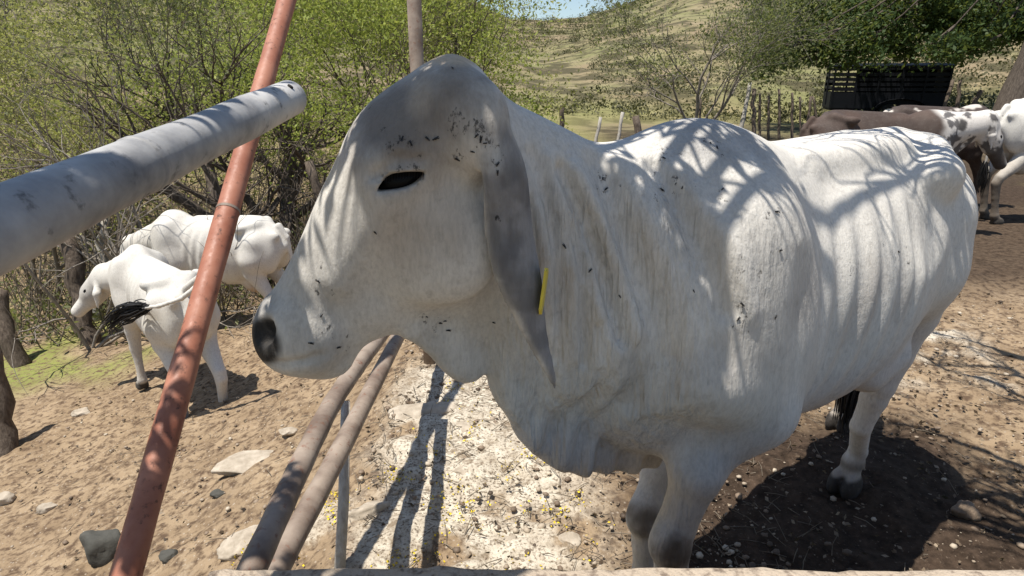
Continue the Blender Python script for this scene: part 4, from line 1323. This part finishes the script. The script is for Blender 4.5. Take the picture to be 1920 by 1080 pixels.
# shoulder, hump and neck: grey hair in ragged vertical patches
streak = fbm(np.stack([V[:, 0] * 9, V[:, 1] * 9, V[:, 2] * 2.5], 1), 4, 12)
front = sstep(-.22, .05, b_[:, 0])
p.mixin(front * sstep(.44, .62, streak) * .28, (.33, .315, .29))
p.blob(bpt(.03, 0, 1.38), (.20, .20, .15), (.34, .33, .32), .75, .8, .9)
p.blob(bpt(.32, 0, 1.25), (.28, .28, .22), (.40, .385, .36), .3, .9, .9)
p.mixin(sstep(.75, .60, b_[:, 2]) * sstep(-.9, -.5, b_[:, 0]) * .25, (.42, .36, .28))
# head
for s in (1, -1):
    p.blob(hpt_c(775, 215, .08 * s), (.19, .14, .13), (.20, .172, .148), .95, .75, .7)
    p.blob(hpt_c(760, 285, .10 * s), (.07, .07, .035), (.16, .15, .145), .5, .9, 1.4)
    p.blob(hpt_c(900, 225, .08 * s), (.035, .05, .06), (.10, .085, .075), .85, .8, 1.4)
    p.blob(hpt_c(905, 300, .10 * s), (.03, .04, .07), (.12, .115, .115), .6, .9, 1.6)
    p.blob(hpt_c(752, 338, .09 * s), (.064, .06, .040), (.17, .15, .13), .55, .8, .6)
    p.line(hpt_c(706, 356, .10 * s), hpt_c(797, 321, .09 * s), .020, (.03, .025, .022), .9, .6, .3)
    p.blob(hpt_c(600, 540, .06 * s), (.12, .08, .13), (.42, .395, .36), .5, .9, .7)
    p.blob(hpt_c(790, 420, .10 * s), (.13, .08, .13), (.43, .365, .295), .75, .9, .7)  # cheek toned warm to stand in for light bounced off the ground
    p.line(hpt_c(706, 365, .10 * s), hpt_c(690, 420, .10 * s), .012, (.25, .22, .19), .6, .8, .8)
    p.blob(hpt_c(600, 660, .06 * s), (.10, .08, .06), (.33, .31, .285), .55, .9, .8)
    p.blob(hpt_c(890, 500, .05 * s), (.05, .06, .08), (.36, .31, .255), .5, .9, .6)
p.blob(hpt_c(848, 98, 0), (.085, .12, .034), TAN, .95, .5, .5)
p.mixin(np.maximum(p.mask(hpt_c(790, 185, .085), (.03, .05, .045), .6, .4), 0) * .5, (.50, .42, .33))  # soft sunlit spot above the eye, put into the coat colour
p.blob(hpt_c(495, 580, 0), (.075, .075, .05), (.17, .165, .165), .8, .7, .5)
pad = np.maximum.reduce([p.mask(hpt_c(500, 640, l), (.047, .05, .044), .3, .25) for l in (-.055, -.03, 0, .03, .055)])
p.mixin(pad, BLACK)
# ears
q_, y_ = to_plane(V.astype(np.float32), EO, EF); d_ = poly2(q_, ear_poly_s)
qm, ym = to_plane(mirror_head(V.astype(np.float32)), EO, EF); dm = poly2(qm, ear_poly_s)
def ear_mask(q, y, d): return sstep(.008, -.004, d) * sstep(-.02, -.004, y) * sstep(.075, .06, np.abs(y)) * sstep(1.44, 1.36, q[:, 1] + (p.n - .5) * .12)
for (q, y, d) in ((q_, y_, d_), (qm, ym, dm)):
    e = ear_mask(q, y, d)
    p.mixin(e, (.265, .26, .262))
    p.mixin(e * sstep(.35, .65, fbm(np.stack([V[:, 0] * 60, V[:, 1] * 60, V[:, 2] * 12], 1), 3, 9)) * .6, (.135, .135, .145))
    p.mixin(e * sstep(-.030, -.012, d) * sstep(.004, -.012, q[:, 0] - np.interp(q[:, 1], ear_c[:, 0], ear_c[:, 1])) * .0, (.3, .3, .3))
    p.mixin(e * sstep(-.012, -.003, d + (p.n - .5) * .008) * sstep(1.30, 1.15, q[:, 1]) * sstep(-.004, .006, q[:, 0] - np.interp(q[:, 1], ear_c[:, 0], ear_c[:, 1])), (.62, .585, .53))
    p.mixin(e * sstep(.45, .62, fbm(V * 30, 3, 8)) * .5, (.09, .088, .09))
    p.mixin(e * sstep(1.02, .95, q[:, 1]) * .5, (.40, .38, .35))
# mud on the knees, dirty pasterns, hooves
MUD = (.085, .060, .038)
p.blob(KN + BF * .035 + BL * .02 + np.array([0, 0, -.02]), (.075, .075, .075), MUD, .9, .9, 1.6)
p.blob(bray(1248, 1030, .14), (.06, .06, .07), MUD, .85, .9, 1.6)
p.blob(KF + BF * .03 + BL * .01, (.06, .06, .07), MUD, .85, .9, 1.6)
for ch in (FORE_N, FORE_F, HIND_N, HIND_F):
    h_ = ch[-1][0]; zz = ch[-1][2]
    near_ = sstep(.14, .10, np.hypot(V[:, 0] - h_[0], V[:, 1] - h_[1]))
    p.mixin(near_ * sstep(zz + .20, zz + .09, V[:, 2] + (p.n - .5) * .06) * .75, (.24, .19, .14))
    p.mixin(near_ * sstep(zz + .075, zz + .06, V[:, 2] + (p.n - .5) * .02), (.035, .030, .026))
p.blob(HIND_N[-2][0], (.05, .05, .03), (.10, .085, .07), .8, .7, 1.2)
# dirt smudges and dark skin spots
rs = np.random.default_rng(8)
def surf(px, py):
    """vertex of the hide nearest to a line of sight, the front one"""
    r = ray(px, py); d = V - np.array([0, 0, CAM_Z]); t = d @ r / (r @ r); e = np.linalg.norm(d - t[:, None] * r, axis=1)
    k = np.where(e < .006 * 1.2)[0]
    return V[k[np.argmin(t[k])]] if len(k) else V[np.argmin(e)]
for px, py, n_, sp in ((1340, 262, 7, 18), (1250, 300, 6, 20), (1262, 345, 8, 22), (1355, 352, 5, 14), (1136, 345, 6, 12), (1390, 600, 9, 20), (1462, 400, 5, 16), (1410, 515, 4, 22), (1466, 470, 3, 12),
                       (905, 245, 12, 20), (880, 225, 8, 22), (770, 268, 10, 34), (860, 297, 3, 8), (830, 615, 5, 18), (800, 600, 3, 8), (1250, 285, 4, 14), (1690, 470, 4, 16), (1700, 505, 3, 12), (1610, 510, 4, 10), (620, 640, 6, 24), (590, 540, 5, 30), (930, 300, 5, 8), (927, 415, 2, 6)):
    for _ in range(n_):
        c_ = surf(px + rs.normal(0, sp), py + rs.normal(0, sp * .8)); r_ = rs.uniform(.003, .009)
        p.smudge(c_, r_ * 1.5)
for px, py, r_, a_k in ((1650, 530, .10, .35), (1520, 560, .12, .3), (1700, 560, .08, .35), (1600, 620, .10, .3), (1350, 690, .12, .25), (1200, 700, .12, .2)):
    p.blob(surf(px, py), (r_,) * 3, (.36, .31, .27), a_k, .9, 1.4)
# where the skin is loose
nk = sstep(.10, .24, (V - WITH)[:, :2] @ NF) * sstep(.60, .50, (V - WITH)[:, :2] @ NF)
inhead = sstep(.02, -.02, poly2(to_plane(V.astype(np.float32), HO, HF)[0], head_poly_s))
earm = np.maximum(ear_mask(q_, y_, d_), ear_mask(qm, ym, dm))
p.w = np.maximum(nk * sstep(1.42, 1.25, V[:, 2]), .35 * front) * (1 - inhead) * (1 - earm)
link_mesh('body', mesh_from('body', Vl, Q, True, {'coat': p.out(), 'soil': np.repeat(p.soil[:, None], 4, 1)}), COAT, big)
tag(big, 'big white hump backed cow in front with long hanging grey ear, standing at the wall', 'cow')
to_l = lambda w: Vector(_inv @ (np.asarray(w) - WITH))

def uv_ball(r, axes_, c, n=20):
    V, F = [], []
    for i in range(n + 1):
        for j in range(n):
            th, ph = math.pi * i / n, 2 * math.pi * j / n
            v = np.array([math.sin(th) * math.cos(ph), math.sin(th) * math.sin(ph), math.cos(th)]) * np.asarray(r)
            V.append(np.asarray(c) + axes_ @ v)
    for i in range(n):
        for j in range(n): F.append([i * n + j, (i + 1) * n + j, (i + 1) * n + (j + 1) % n, i * n + (j + 1) % n])
    return V, F
for s in (1, -1):
    mb = MB(); v, f = uv_ball((.041, .028, .024), axes(EYE_X_s(s), LAT3), hpt_c(751, 339, .082 * s))
    mb.add([to_l(x) for x in v], f); mb.build('eye', EYEM, big)
# ear tag at the back edge of the near ear
c = hpt(1019, 552, .128); vdir = c - np.array([0, 0, CAM_Z]); vdir /= np.linalg.norm(vdir)
lat_ = np.cross(vdir, [0, 0, 1]); lat_ /= np.linalg.norm(lat_)
fr = (vdir * .97 + lat_ * .07); fr /= np.linalg.norm(fr); nrm = np.cross(fr, [0, 0, 1]); nrm /= np.linalg.norm(nrm)
TAGM = NT('yellow_tag', .45, .4); TAGM.color((.62, .50, .06))
mb = MB(); vv = []
out2 = [(-.020, .034), (-.012, .040), (.012, .040), (.020, .034), (.022, -.030), (.012, -.038), (-.012, -.038), (-.022, -.030)]
for t_ in (-.0022, .0022):
    for (u_, z_) in out2: vv.append(to_l(c + fr * (u_ + .004) + np.array([0, 0, z_ + .004]) + nrm * (t_ + .004 * math.sin(z_ * 40))))
mb.add(vv, [list(range(8))[::-1], list(range(8, 16))] + [[k, (k + 1) % 8, 8 + (k + 1) % 8, 8 + k] for k in range(8)])
mb.build('ear_tag', TAGM.m, big, False)
# black switch of the tail: strands
def tuft(parent, pts, r, n, seed, curl=.0, to=lambda x: x):
    rng = np.random.default_rng(seed); mb = MB(); pts = [np.asarray(q) for q in pts]
    for _ in range(n):
        o = rng.normal(0, r * .5, 3); L = rng.uniform(.65, 1.1)
        k = len(pts) - 1; ps = []
        for i in range(5):
            u = i / 4 * L * k; j = min(int(u), k - 1); q = pts[j] + (pts[j + 1] - pts[j]) * (u - j)
            ps.append(to(q + o * (.5 + 1.1 * math.sin(min(1, i / 4 + .15) * 2.6)) + rng.normal(0, r * .12, 3)))
        mb.tube(ps, [.0035, .0042, .004, .003, .001], 4, False)
    return mb.build('tail_tuft', TUFT, parent)
e_ = TAIL[-1][0]
tuft(big, [e_ + np.array([0, 0, .05]), e_ + np.array([-.01, -.01, -.05]), e_ + np.array([-.02, -.02, -.15]), e_ + np.array([-.03, -.03, -.23])], .034, 130, 3, to=to_l)
# lashes
for s in (1, -1):
    mb = MB(); rng = np.random.default_rng(2)
    for k in range(26):
        u = k / 25; pxl = 722 + u * 72; pyl = 330 - 9 * math.sin(u * 2.6) - u * 2
        a0 = hpt_c(pxl, pyl, .108 * s); a1 = a0 + LAT3 * s * .012 + np.array([0, 0, -.010])
        mb.tube([to_l(a0), to_l((a0 + a1) / 2 + np.array([0, 0, .001])), to_l(a1)], [.0007, .0006, .0003], 3, False)
    mb.build('eyelashes', TUFT, big)

# flies on the hide
FLY = NT('fly_black', .4, .4); FLY.color((.010, .010, .012))
WING = NT('fly_wing', .3, .4); WING.color((.16, .15, .14))
def fly_mesh():
    mb = MB()
    v, f = uv_ball((.0034, .0018, .0017), np.eye(3), (0, 0, .0018), 8); mb.add(v, f)
    v, f = uv_ball((.0013, .0015, .0014), np.eye(3), (.0040, 0, .0019), 6); mb.add(v, f)
    for s_ in (1, -1):
        mb.add([(.001, .0006 * s_, .0034), (-.003, .0020 * s_, .0030), (-.0052, .0015 * s_, .0026), (-.0048, .0003 * s_, .0030)], [[0, 1, 2, 3]])
    return mesh_from('fly', np.array(mb.V), mb.F, True)
fm = fly_mesh(); fm.materials.append(FLY.m)
tri = np.concatenate([Q[:, [0, 1, 2]], Q[:, [0, 2, 3]]])
nv = np.zeros_like(V); fn_ = np.cross(V[tri[:, 1]] - V[tri[:, 0]], V[tri[:, 2]] - V[tri[:, 0]])
for k in range(3):
    for j in range(3): nv[:, j] += np.bincount(tri[:, k], fn_[:, j], len(V))
nv /= np.linalg.norm(nv, axis=1)[:, None] + 1e-12
rs = np.random.default_rng(19); first = None
FL = [(845, 122), (800, 253), (775, 262), (748, 258), (812, 262), (895, 262), (905, 268), (918, 270), (855, 300), (930, 302), (927, 328), (926, 414), (593, 530), (703, 440), (801, 600), (826, 612), (848, 618), (838, 606),
      (1135, 335), (1138, 350), (1250, 292), (1262, 345), (1275, 348), (1245, 352), (1358, 350), (1335, 262), (1345, 270), (1463, 395), (1468, 470), (1388, 603), (1395, 575), (1305, 540), (1062, 462), (1100, 510), (1690, 470), (1158, 560), (640, 655), (606, 596), (580, 650), (1458, 600), (925, 610), (889, 292)]
for px, py in FL:
    c_ = surf(px, py); k = int(np.argmin(((V - c_) ** 2).sum(1))); n_ = Vector(nv[k])
    t_ = Vector((rs.normal(), rs.normal(), rs.normal() - .8)); t_ -= n_ * t_.dot(n_); t_.normalize()
    M = Matrix((t_, n_.cross(t_), n_)).transposed().to_4x4(); M.translation = Vector(V[k])
    o = bpy.data.objects.new('fly', fm); COL.objects.link(o); o.matrix_world = M
    sc_ = rs.uniform(.55, 1.1); o.scale = (sc_,) * 3
    tag(o, 'small black fly sitting on the white hide of the big cow', 'fly', 'flies on the big cow')
# ------------------------------------------------------------------ the other cattle
def herd_sdf(pose):
    poll, muz = np.array(pose['poll']), np.array(pose['muz'])
    hx = (muz - poll) / np.linalg.norm(muz - poll); R = axes(hx); lat = R[:, 1]
    tail = pose['tail']; fs, hs = pose.get('fore', (.0, .1)), pose.get('hind', (.0, -.12))
    def fn(p):
        f = trunk(p * np.array([1, 1.17, 1], np.float32))
        f = f - .007 * np.sin((p[:, 0] + .22 * (p[:, 2] - 1)) * 62) * sstep(-.75, -.6, p[:, 0]) * sstep(-.08, -.2, p[:, 0]) * sstep(.65, .8, p[:, 2]) * sstep(1.26, 1.1, p[:, 2])
        m = np.stack([p[:, 0], np.abs(p[:, 1]), p[:, 2]], 1)
        f = smin(f, rcone(p, (-.25, 0, 1.30), (-.98, 0, 1.325), .02, .03), .05)
        f = smin(f, ell(p, (.03, 0, 1.29), (.15, .065, pose.get('hump', .09))), .07)
        f = smin(f, ell(m, (-.84, .195, 1.265), (.07, .03, .035)), .05)
        f = smin(f, rcone(m, (-.86, .19, 1.25), (-1.0, .10, 1.29), .03, .05), .06)
        f = smin(f, ell(m, (-1.20, .105, 1.18), (.05, .035, .045)), .05)
        f = smin(f, ell(m, (-1.08, .115, 1.0), (.14, .085, .22)), .07)
        f = smax(f, -ell(m, (-.68, .34, 1.18), (.15, .10, .12)), .06)
        f = smin(f, ell(m, (.06, .165, 1.05), (.13, .075, .23), axes((1, 0, -.25))), .06)
        f = smin(f, rcone(m, (.01, .12, 1.24), (.14, .17, .92), .045, .07), .08)
        f = smin(f, ell(m, (.0, .18, .86), (.12, .07, .14)), .08)
        f = smin(f, ell(p, (-.85, 0, .62), (.13, .10, .09)), .07)                       # udder
        f = smin(f, rcone(p, (.05, 0, 1.12), poll + lat * 0 - hx * .02 + np.array([0, 0, -.07]), .19, .105), .10)
        f = smin(f, rcone(p, (.05, 0, 1.22), poll - hx * .03, .10, .07), .08)
        f = smin(f, rcone(p, (.22, 0, .80), poll + hx * .10 + R[:, 2] * -.12, .035, .03), .07)  # dewlap
        f = smin(f, rcone(p, poll, poll + hx * .22, .095, .098), .05)
        f = smin(f, rcone(p, poll + hx * .2 - R[:, 2] * .03, muz, .085, .062), .05)
        f = smin(f, rcone(p, poll + hx * .16 - R[:, 2] * .08, poll + hx * .3 - R[:, 2] * .07, .06, .05), .05)
        f = smin(f, ell(p, poll - hx * .03, (.05, .07, .05), R), .04)
        for s in (1, -1):
            e0 = poll + hx * .05 + lat * .085 * s
            e1 = e0 + lat * s * pose.get('ear_out', .07) - np.array([0, 0, .12]) - hx * .02
            e2 = e0 + lat * s * pose.get('ear_out', .07) * 1.1 - np.array([0, 0, .25]) - hx * .0
            f = smin(f, rcone(p, e0, e1, .022, .036), .02); f = smin(f, rcone(p, e1, e2, .036, .010), .02)
            hip = leg_h[s]
            f = leg_chain(f, p, fore_[s], .05); f = leg_chain(f, p, hip, .05)
            for ch in (fore_[s], hip): f = hoof(f, p, (ch[-1][0][0], ch[-1][0][1], 0.0), (1, 0, 0))
        f = leg_chain(f, p, tail, .02)
        return f
    fore_, leg_h = {}, {}
    for s, dx in ((1, fs[0]), (-1, fs[1])):
        y = .15 * s
        fore_[s] = [(np.array([.10, .12 * s, .95]), .07), (np.array([.02, y, .73]), .08), (np.array([.05 + dx * .5, y, .60]), .062), (np.array([.07 + dx, y, .42]), .050), (np.array([.06 + dx, y, .30]), .036), (np.array([.05 + dx, y, .15]), .035), (np.array([.05 + dx, y, .10]), .043), (np.array([.075 + dx, y, .05]), .040)]
    for s, dx in ((1, hs[0]), (-1, hs[1])):
        y = .14 * s
        leg_h[s] = [(np.array([-.98, .12 * s, 1.10]), .14), (np.array([-.95, y, .93]), .14), (np.array([-.94, y, .78]), .10), (np.array([-1.03 + dx * .4, y, .64]), .068), (np.array([-1.12 + dx * .8, y, .52]), .052), (np.array([-1.12 + dx, y, .46]), .048), (np.array([-1.09 + dx, y, .30]), .037), (np.array([-1.06 + dx, y, .15]), .036), (np.array([-1.05 + dx, y, .10]), .045), (np.array([-1.02 + dx, y, .05]), .040)]
    return fn

def herd_cow(label, origin, heading, scale, pose, paint, vox=.0155, name='cow'):
    fn = herd_sdf(pose)
    pts = np.array([pose['poll'], pose['muz']] + [t[0] for t in pose['tail']])
    lo = np.minimum([-1.45, -.40, -.04], pts.min(0) - .16); hi = np.maximum([.45, .40, 1.55], pts.max(0) + .16)
    V, Q = surface_nets(fn, lo, hi, vox)
    p = Paint(V, pose.get('base', (.66, .63, .57)))
    hoofm = sstep(.09, .06, V[:, 2]); 
    if paint: paint(p)
    p.mixin(hoofm, (.05, .043, .036))
    muz = np.array(pose['muz']); poll = np.array(pose['poll']); hx = (muz - poll) / np.linalg.norm(muz - poll)
    p.blob(muz + hx * .05, (.065, .065, .06), (.02, .018, .017), 1, .4, .3)
    root = empty(name, tuple(origin), math.atan2(heading[1], heading[0])); root.scale = (scale,) * 3
    link_mesh('body', mesh_from('body', V, Q, True, {'coat': p.out(), 'soil': np.zeros((len(V), 4))}), COAT, root)
    R = axes(hx)
    for s in (1, -1):
        c = poll + hx * .20 + R[:, 1] * .082 * s + R[:, 2] * .03
        mb = MB(); v, f = uv_ball((.026, .018, .018), R, c, 10); mb.add(v, f); mb.build('eye', EYEM, root)
    te = [np.asarray(t[0]) for t in pose['tail']]
    d = te[-1] - te[-2]; d = d / np.linalg.norm(d)
    if pose.get('tuft'): tuft(root, [np.asarray(q) for q in pose['tuft']], .045, 110, 5)
    else: tuft(root, [te[-1] - d * .04, te[-1] + d * .08, te[-1] + d * .2, te[-1] + d * .30], .035, 70, 5)
    tag(root, label, 'cow')
    return root

def loc_of(origin, heading, scale):
    h = np.array([heading[0], heading[1], 0.0]); h /= np.linalg.norm(h); l = np.array([-h[1], h[0], 0])
    M = np.array([h, l, [0, 0, 1]])
    return lambda w: (M @ (np.asarray(w) - np.asarray(origin))) / scale

STD_TAIL = [((-1.19, 0, 1.27), .035), ((-1.27, 0, 1.15), .026), ((-1.30, 0, .9), .019), ((-1.29, 0, .62), .014)]
def ground_pt(x, y): return np.array([x, y, ground_z(x, y)])

def paintA(p):
    p.blob((.70, .28, .86), (.24, .24, .22), (.40, .375, .34), .8, .7, .6)
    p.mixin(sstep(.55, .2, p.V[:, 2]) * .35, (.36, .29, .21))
    p.mixin(sstep(.5, .66, p.n2) * .25, (.42, .38, .33))
# front one of the pair on the left: seen from behind its shoulder, tail swung along its flank
fh, ff = np.array(foot(380, 764)), np.array(foot(292, 716))
hA = (ff - fh)[:2] / np.linalg.norm((ff - fh)[:2]); sA = .80
oA = ground_pt(*(fh[:2] + hA * 1.10 * sA))
L = loc_of(oA, hA, sA); TA = float(fh[1]) - .12
tailA = [((-1.19, 0, 1.26), .034)] + [(tuple(L(at(px, py, t))), r) for px, py, t, r in ((400, 500, TA, .026), (372, 535, TA, .022), (340, 560, TA + .05, .02), (298, 574, TA + .1, .018), (262, 578, TA + .15, .016))]
tA = [L(at(px, py, t)) for px, py, t in ((270, 577, TA + .14), (245, 582, TA + .17), (222, 595, TA + .2), (200, 618, TA + .22))]
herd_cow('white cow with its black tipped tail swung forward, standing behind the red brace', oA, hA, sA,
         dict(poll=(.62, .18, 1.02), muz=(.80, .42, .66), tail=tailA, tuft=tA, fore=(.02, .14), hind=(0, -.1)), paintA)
# the one behind it
oB = ground_pt(-3.05, 5.75); hB = np.array([-.97, .22]); sB = .86
def paintB(p):
    p.blob((-.85, 0, .60), (.2, .16, .13), (.45, .27, .13), .8, .6, .4)
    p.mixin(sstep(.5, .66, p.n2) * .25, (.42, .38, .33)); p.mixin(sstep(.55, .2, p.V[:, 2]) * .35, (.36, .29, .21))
herd_cow('white cow behind the swung tail, only its back and belly clear of the other cow', oB, hB, sB,
         dict(poll=(.72, -.08, .95), muz=(.93, -.10, .50), tail=STD_TAIL, fore=(.05, -.05), hind=(.02, -.1)), paintB)
# behind the big cow
oC = ground_pt(1.78, 4.05); hC = np.array([1, .02])
herd_cow('white cow mostly hidden behind the big cow, its back showing past the neck', oC, hC, .80,
         dict(poll=(.62, .0, .95), muz=(.80, 0, .55), tail=STD_TAIL, hump=.085), None, .018)
# brown one with the speckled neck and dark face
oD = ground_pt(3.85, 6.15); hD = np.array([1, -.04]); sD = .87
def paintD(p):
    x, z = p.V[:, 0], p.V[:, 2]
    p.c[:] = (.052, .034, .027)
    p.mixin(sstep(.40, .7, p.n2) * .5, (.105, .066, .05))
    nk = sstep(.02, .12, x + (p.n2 - .5) * .12)
    p.mixin(nk, (.66, .62, .57))
    p.mixin(nk * sstep(.52, .60, fbm(p.V * 13, 4, 21)) * .9, (.045, .042, .045))
    p.blob((.30, -.12, 1.22), (.08, .10, .09), (.03, .027, .027), .95, .4, .9)
    p.line((.74, 0, 1.12), (.86, 0, .62), .13, (.055, .043, .036), 1, .25, .2)
herd_cow('brown cow with a white speckled neck and a dark face, past the big cow\'s rump', oD, hD, sD,
         dict(poll=(.62, -.03, 1.26), muz=(.86, -.03, .80), tail=STD_TAIL, hump=.06, ear_out=.03), paintD)
# further one behind the brown cow
oE = ground_pt(5.2, 7.5); hE = np.array([1, .1])
def paintE(p):
    p.c[:] = (.05, .033, .027)
    p.mixin(sstep(.60, .66, p.n2), (.55, .50, .44))
herd_cow('dark brown and pale flecked cow behind the brown one, back only', oE, hE, .87,
         dict(poll=(.62, .05, 1.0), muz=(.80, .05, .6), tail=STD_TAIL, hump=.06), paintE, .02)
# white cow at the right edge
oF = ground_pt(6.15, 6.9); hF = np.array([1, .12])
def paintF(p):
    p.mixin(sstep(.62, .45, p.V[:, 2] + (p.n - .5) * .15), (.035, .028, .024))
    p.mixin(sstep(.85, .65, p.V[:, 2]) * .5, (.30, .24, .18))
herd_cow('white cow with black lower legs at the right edge, cut by the frame', oF, hF, .94,
         dict(poll=(.70, .0, 1.15), muz=(.98, 0, .80), tail=STD_TAIL, hump=.09), paintF)
# ------------------------------------------------------------------ unseen tree added by the wall, boughs aimed to shade fence and cow
rng = np.random.default_rng(77)
ot = np.array([-2.3, -1.5, ground_z(-2.3, -1.5)])
root = empty('added_shading_tree', tuple(ot)); tag(root, 'unseen tree added beside the wall, its boughs placed to shade the fence and cow', 'tree')
sdv = np.array(SUN_DIR)
mb = MB(); crotch = np.array([-2.0, -1.1, 2.3])
mb.tube([(0, 0, -.1), (.05, .1, .8), (.12, .2, 1.5), crotch - ot], [.17, .15, .14, .13], 10, False)
leaf_pts = []
def bough(target, L, rad, n, seed, leafy=True):
    """a limb that ends in a leafy spray standing L metres up the sun's path from target"""
    c = np.asarray(target) + sdv * L
    r_ = np.random.default_rng(seed)
    m = crotch * .5 + c * .5 + np.array([0, 0, .35]) + r_.normal(0, .1, 3)
    ps = []
    for k in range(9):
        u = k / 8; ps.append((1 - u) ** 2 * crotch + 2 * u * (1 - u) * m + u * u * c + r_.normal(0, .02, 3) * (0 < k < 8))
    mb.tube([q - ot for q in ps], np.linspace(.055, .012, 9), 7, False)
    for k in range(10):
        a = c + r_.normal(0, rad * .25, 3); e = c + r_.normal(0, rad * .8, 3) * np.array([1, 1, .5])
        mb.tube([ps[-1] - ot, a - ot, e - ot], [.009, .006, .002], 4, False)
    if leafy:
        for _ in range(max(1, int(n * (rad / .06) ** 2))):
            u_ = r_.normal(0, 1, 3); u_ /= np.linalg.norm(u_); u_ *= r_.random() ** .4 * rad * np.array([1, 1, .5])
            leaf_pts.append(c + u_ + r_.normal(0, .030, (12, 3)))
# n: how thick the spray is (1 = about two thirds of the light is held back)
bough(hpt(778, 240, .07), 1.15, .09, 1.5, 1)
bough(hpt(885, 390, .14), 1.15, .10, 1.5, 2)
bough(hpt(760, 350, .11), 1.2, .09, 1.4, 14)
bough(hpt(760, 480, .09), 1.3, .09, 1.2, 15)
bough(hpt(830, 480, .09), 1.3, .12, 1.3, 17)
bough(at(1000, 360, 1.14), 1.2, .11, 1.0, 3)
bough(at(1090, 430, 1.22), 1.3, .15, .9, 4)
bough(at(1210, 350, 1.32), 1.3, .13, .6, 5)
bough(at(1345, 330, 1.38), 1.35, .13, .45, 18)
bough(at(1400, 520, 1.36), 1.5, .17, .6, 6)
bough(at(1080, 640, 1.2), 1.5, .16, .7, 7)
bough(at(1180, 800, 1.25), 1.6, .18, 1.0, 19)
bough(at(1330, 760, 1.32), 1.6, .14, .8, 20)
bough(at(90, 350, .60), 1.1, .10, .2, 8)
bough(at(330, 250, .88), 1.1, .13, .22, 9)
bough(at(500, 190, 1.16), 1.1, .07, .2, 10)
bough(at(260, 930, 1.30), 1.6, .20, 1.1, 11)
bough(at(330, 690, 1.5), 1.7, .08, 1.0, 12)
bough(at(500, 980, 1.2), 1.8, .13, 1.1, 13)
# dense crown added over and behind the camera to hold back sky light
for k in range(22):
    c = np.array([rng.uniform(-3.0, -.6), rng.uniform(-3.2, -.6), rng.uniform(1.95, 3.3)])
    m = (crotch + c) / 2 + np.array([0, 0, .25])
    mb.tube([crotch - ot, m - ot, c - ot], [.04, .025, .01], 5, False)
    leaf_pts.append(c + rng.normal(0, .26, (150, 3)))
big_n = 22 * 150
P_ = np.concatenate(leaf_pts)
Va, Fa, Ta = leaf_cloud(P_[:-big_n], (len(P_) - big_n) * 2, .034, rng, .02, .5)
Vb, Fb, Tb = leaf_cloud(P_[-big_n:], 4500, .055, rng, .05, .5)
V_, T_ = np.concatenate([Va, Vb]), np.concatenate([Ta, Tb]); F_ = np.arange(len(V_)).reshape(-1, 4)
# one thin bare limb over the cow's back
c = np.array(bpt(-.40, .05, 1.33)) + sdv * 1.7
ps = [(1 - u) ** 2 * crotch + 2 * u * (1 - u) * ((crotch + c) / 2 + np.array([0, .2, .6])) + u * u * (c + np.array([.35, .15, 0])) for u in np.linspace(0, 1, 12)]
mb.tube([q - ot for q in ps], np.linspace(.03, .009, 12), 7, False)
mb.build('trunk', BARK_DARK, root)
link_mesh('crown', mesh_from('crown', V_ - np.tile(ot, (len(V_), 1)), F_, False, {'tint': T_}), LEAF_LIGHT, root)

# bare tree right of the wall: its leafless boughs throw the web of shadow on the yard
bt_ = np.array([3.4, -1.1, ground_z(3.4, -1.1)])
root = empty('bare_tree', tuple(bt_)); tag(root, 'leafless tree to the right of the wall whose twigs shade the yard', 'tree')
mb = MB(); cr2 = np.array([3.2, -.6, 2.3])
mb.tube([(0, 0, -.1), (-.02, .1, .9), (-.1, .3, 1.7), cr2 - bt_], [.16, .13, .11, .10], 10, False)
for k, (px, py, L) in enumerate(((1860, 720, 2.6), (1760, 900, 2.5), (1880, 860, 2.8), (1850, 990, 2.5), (1905, 700, 2.6), (1800, 960, 2.4), (1870, 930, 2.5), (1890, 1010, 2.4), (1840, 650, 2.6))):
    c = np.array(foot(px, py)) + sdv * L
    m = (cr2 + c) / 2 + np.array([.1, 0, .45]) + rng.normal(0, .1, 3)
    ps = [(1 - u) ** 2 * cr2 + 2 * u * (1 - u) * m + u * u * c + rng.normal(0, .025, 3) * (0 < u < 1) for u in np.linspace(0, 1, 11)]
    mb.tube([q - bt_ for q in ps], np.linspace(.042, .016, 11), 7, False)
    for j in range(6, 11):
        d = ps[min(j + 1, 10)] - ps[j - 1]
        g_ = MB(); grow(g_, rng, ps[j] - bt_, d / np.linalg.norm(d) + rng.normal(0, .7, 3), .42, .019, 2, [], .5, (1, 3), .0, .7, 5, 5)
        mb.add(g_.V, g_.F)
mb.build('trunk', BARK_DARK, root)
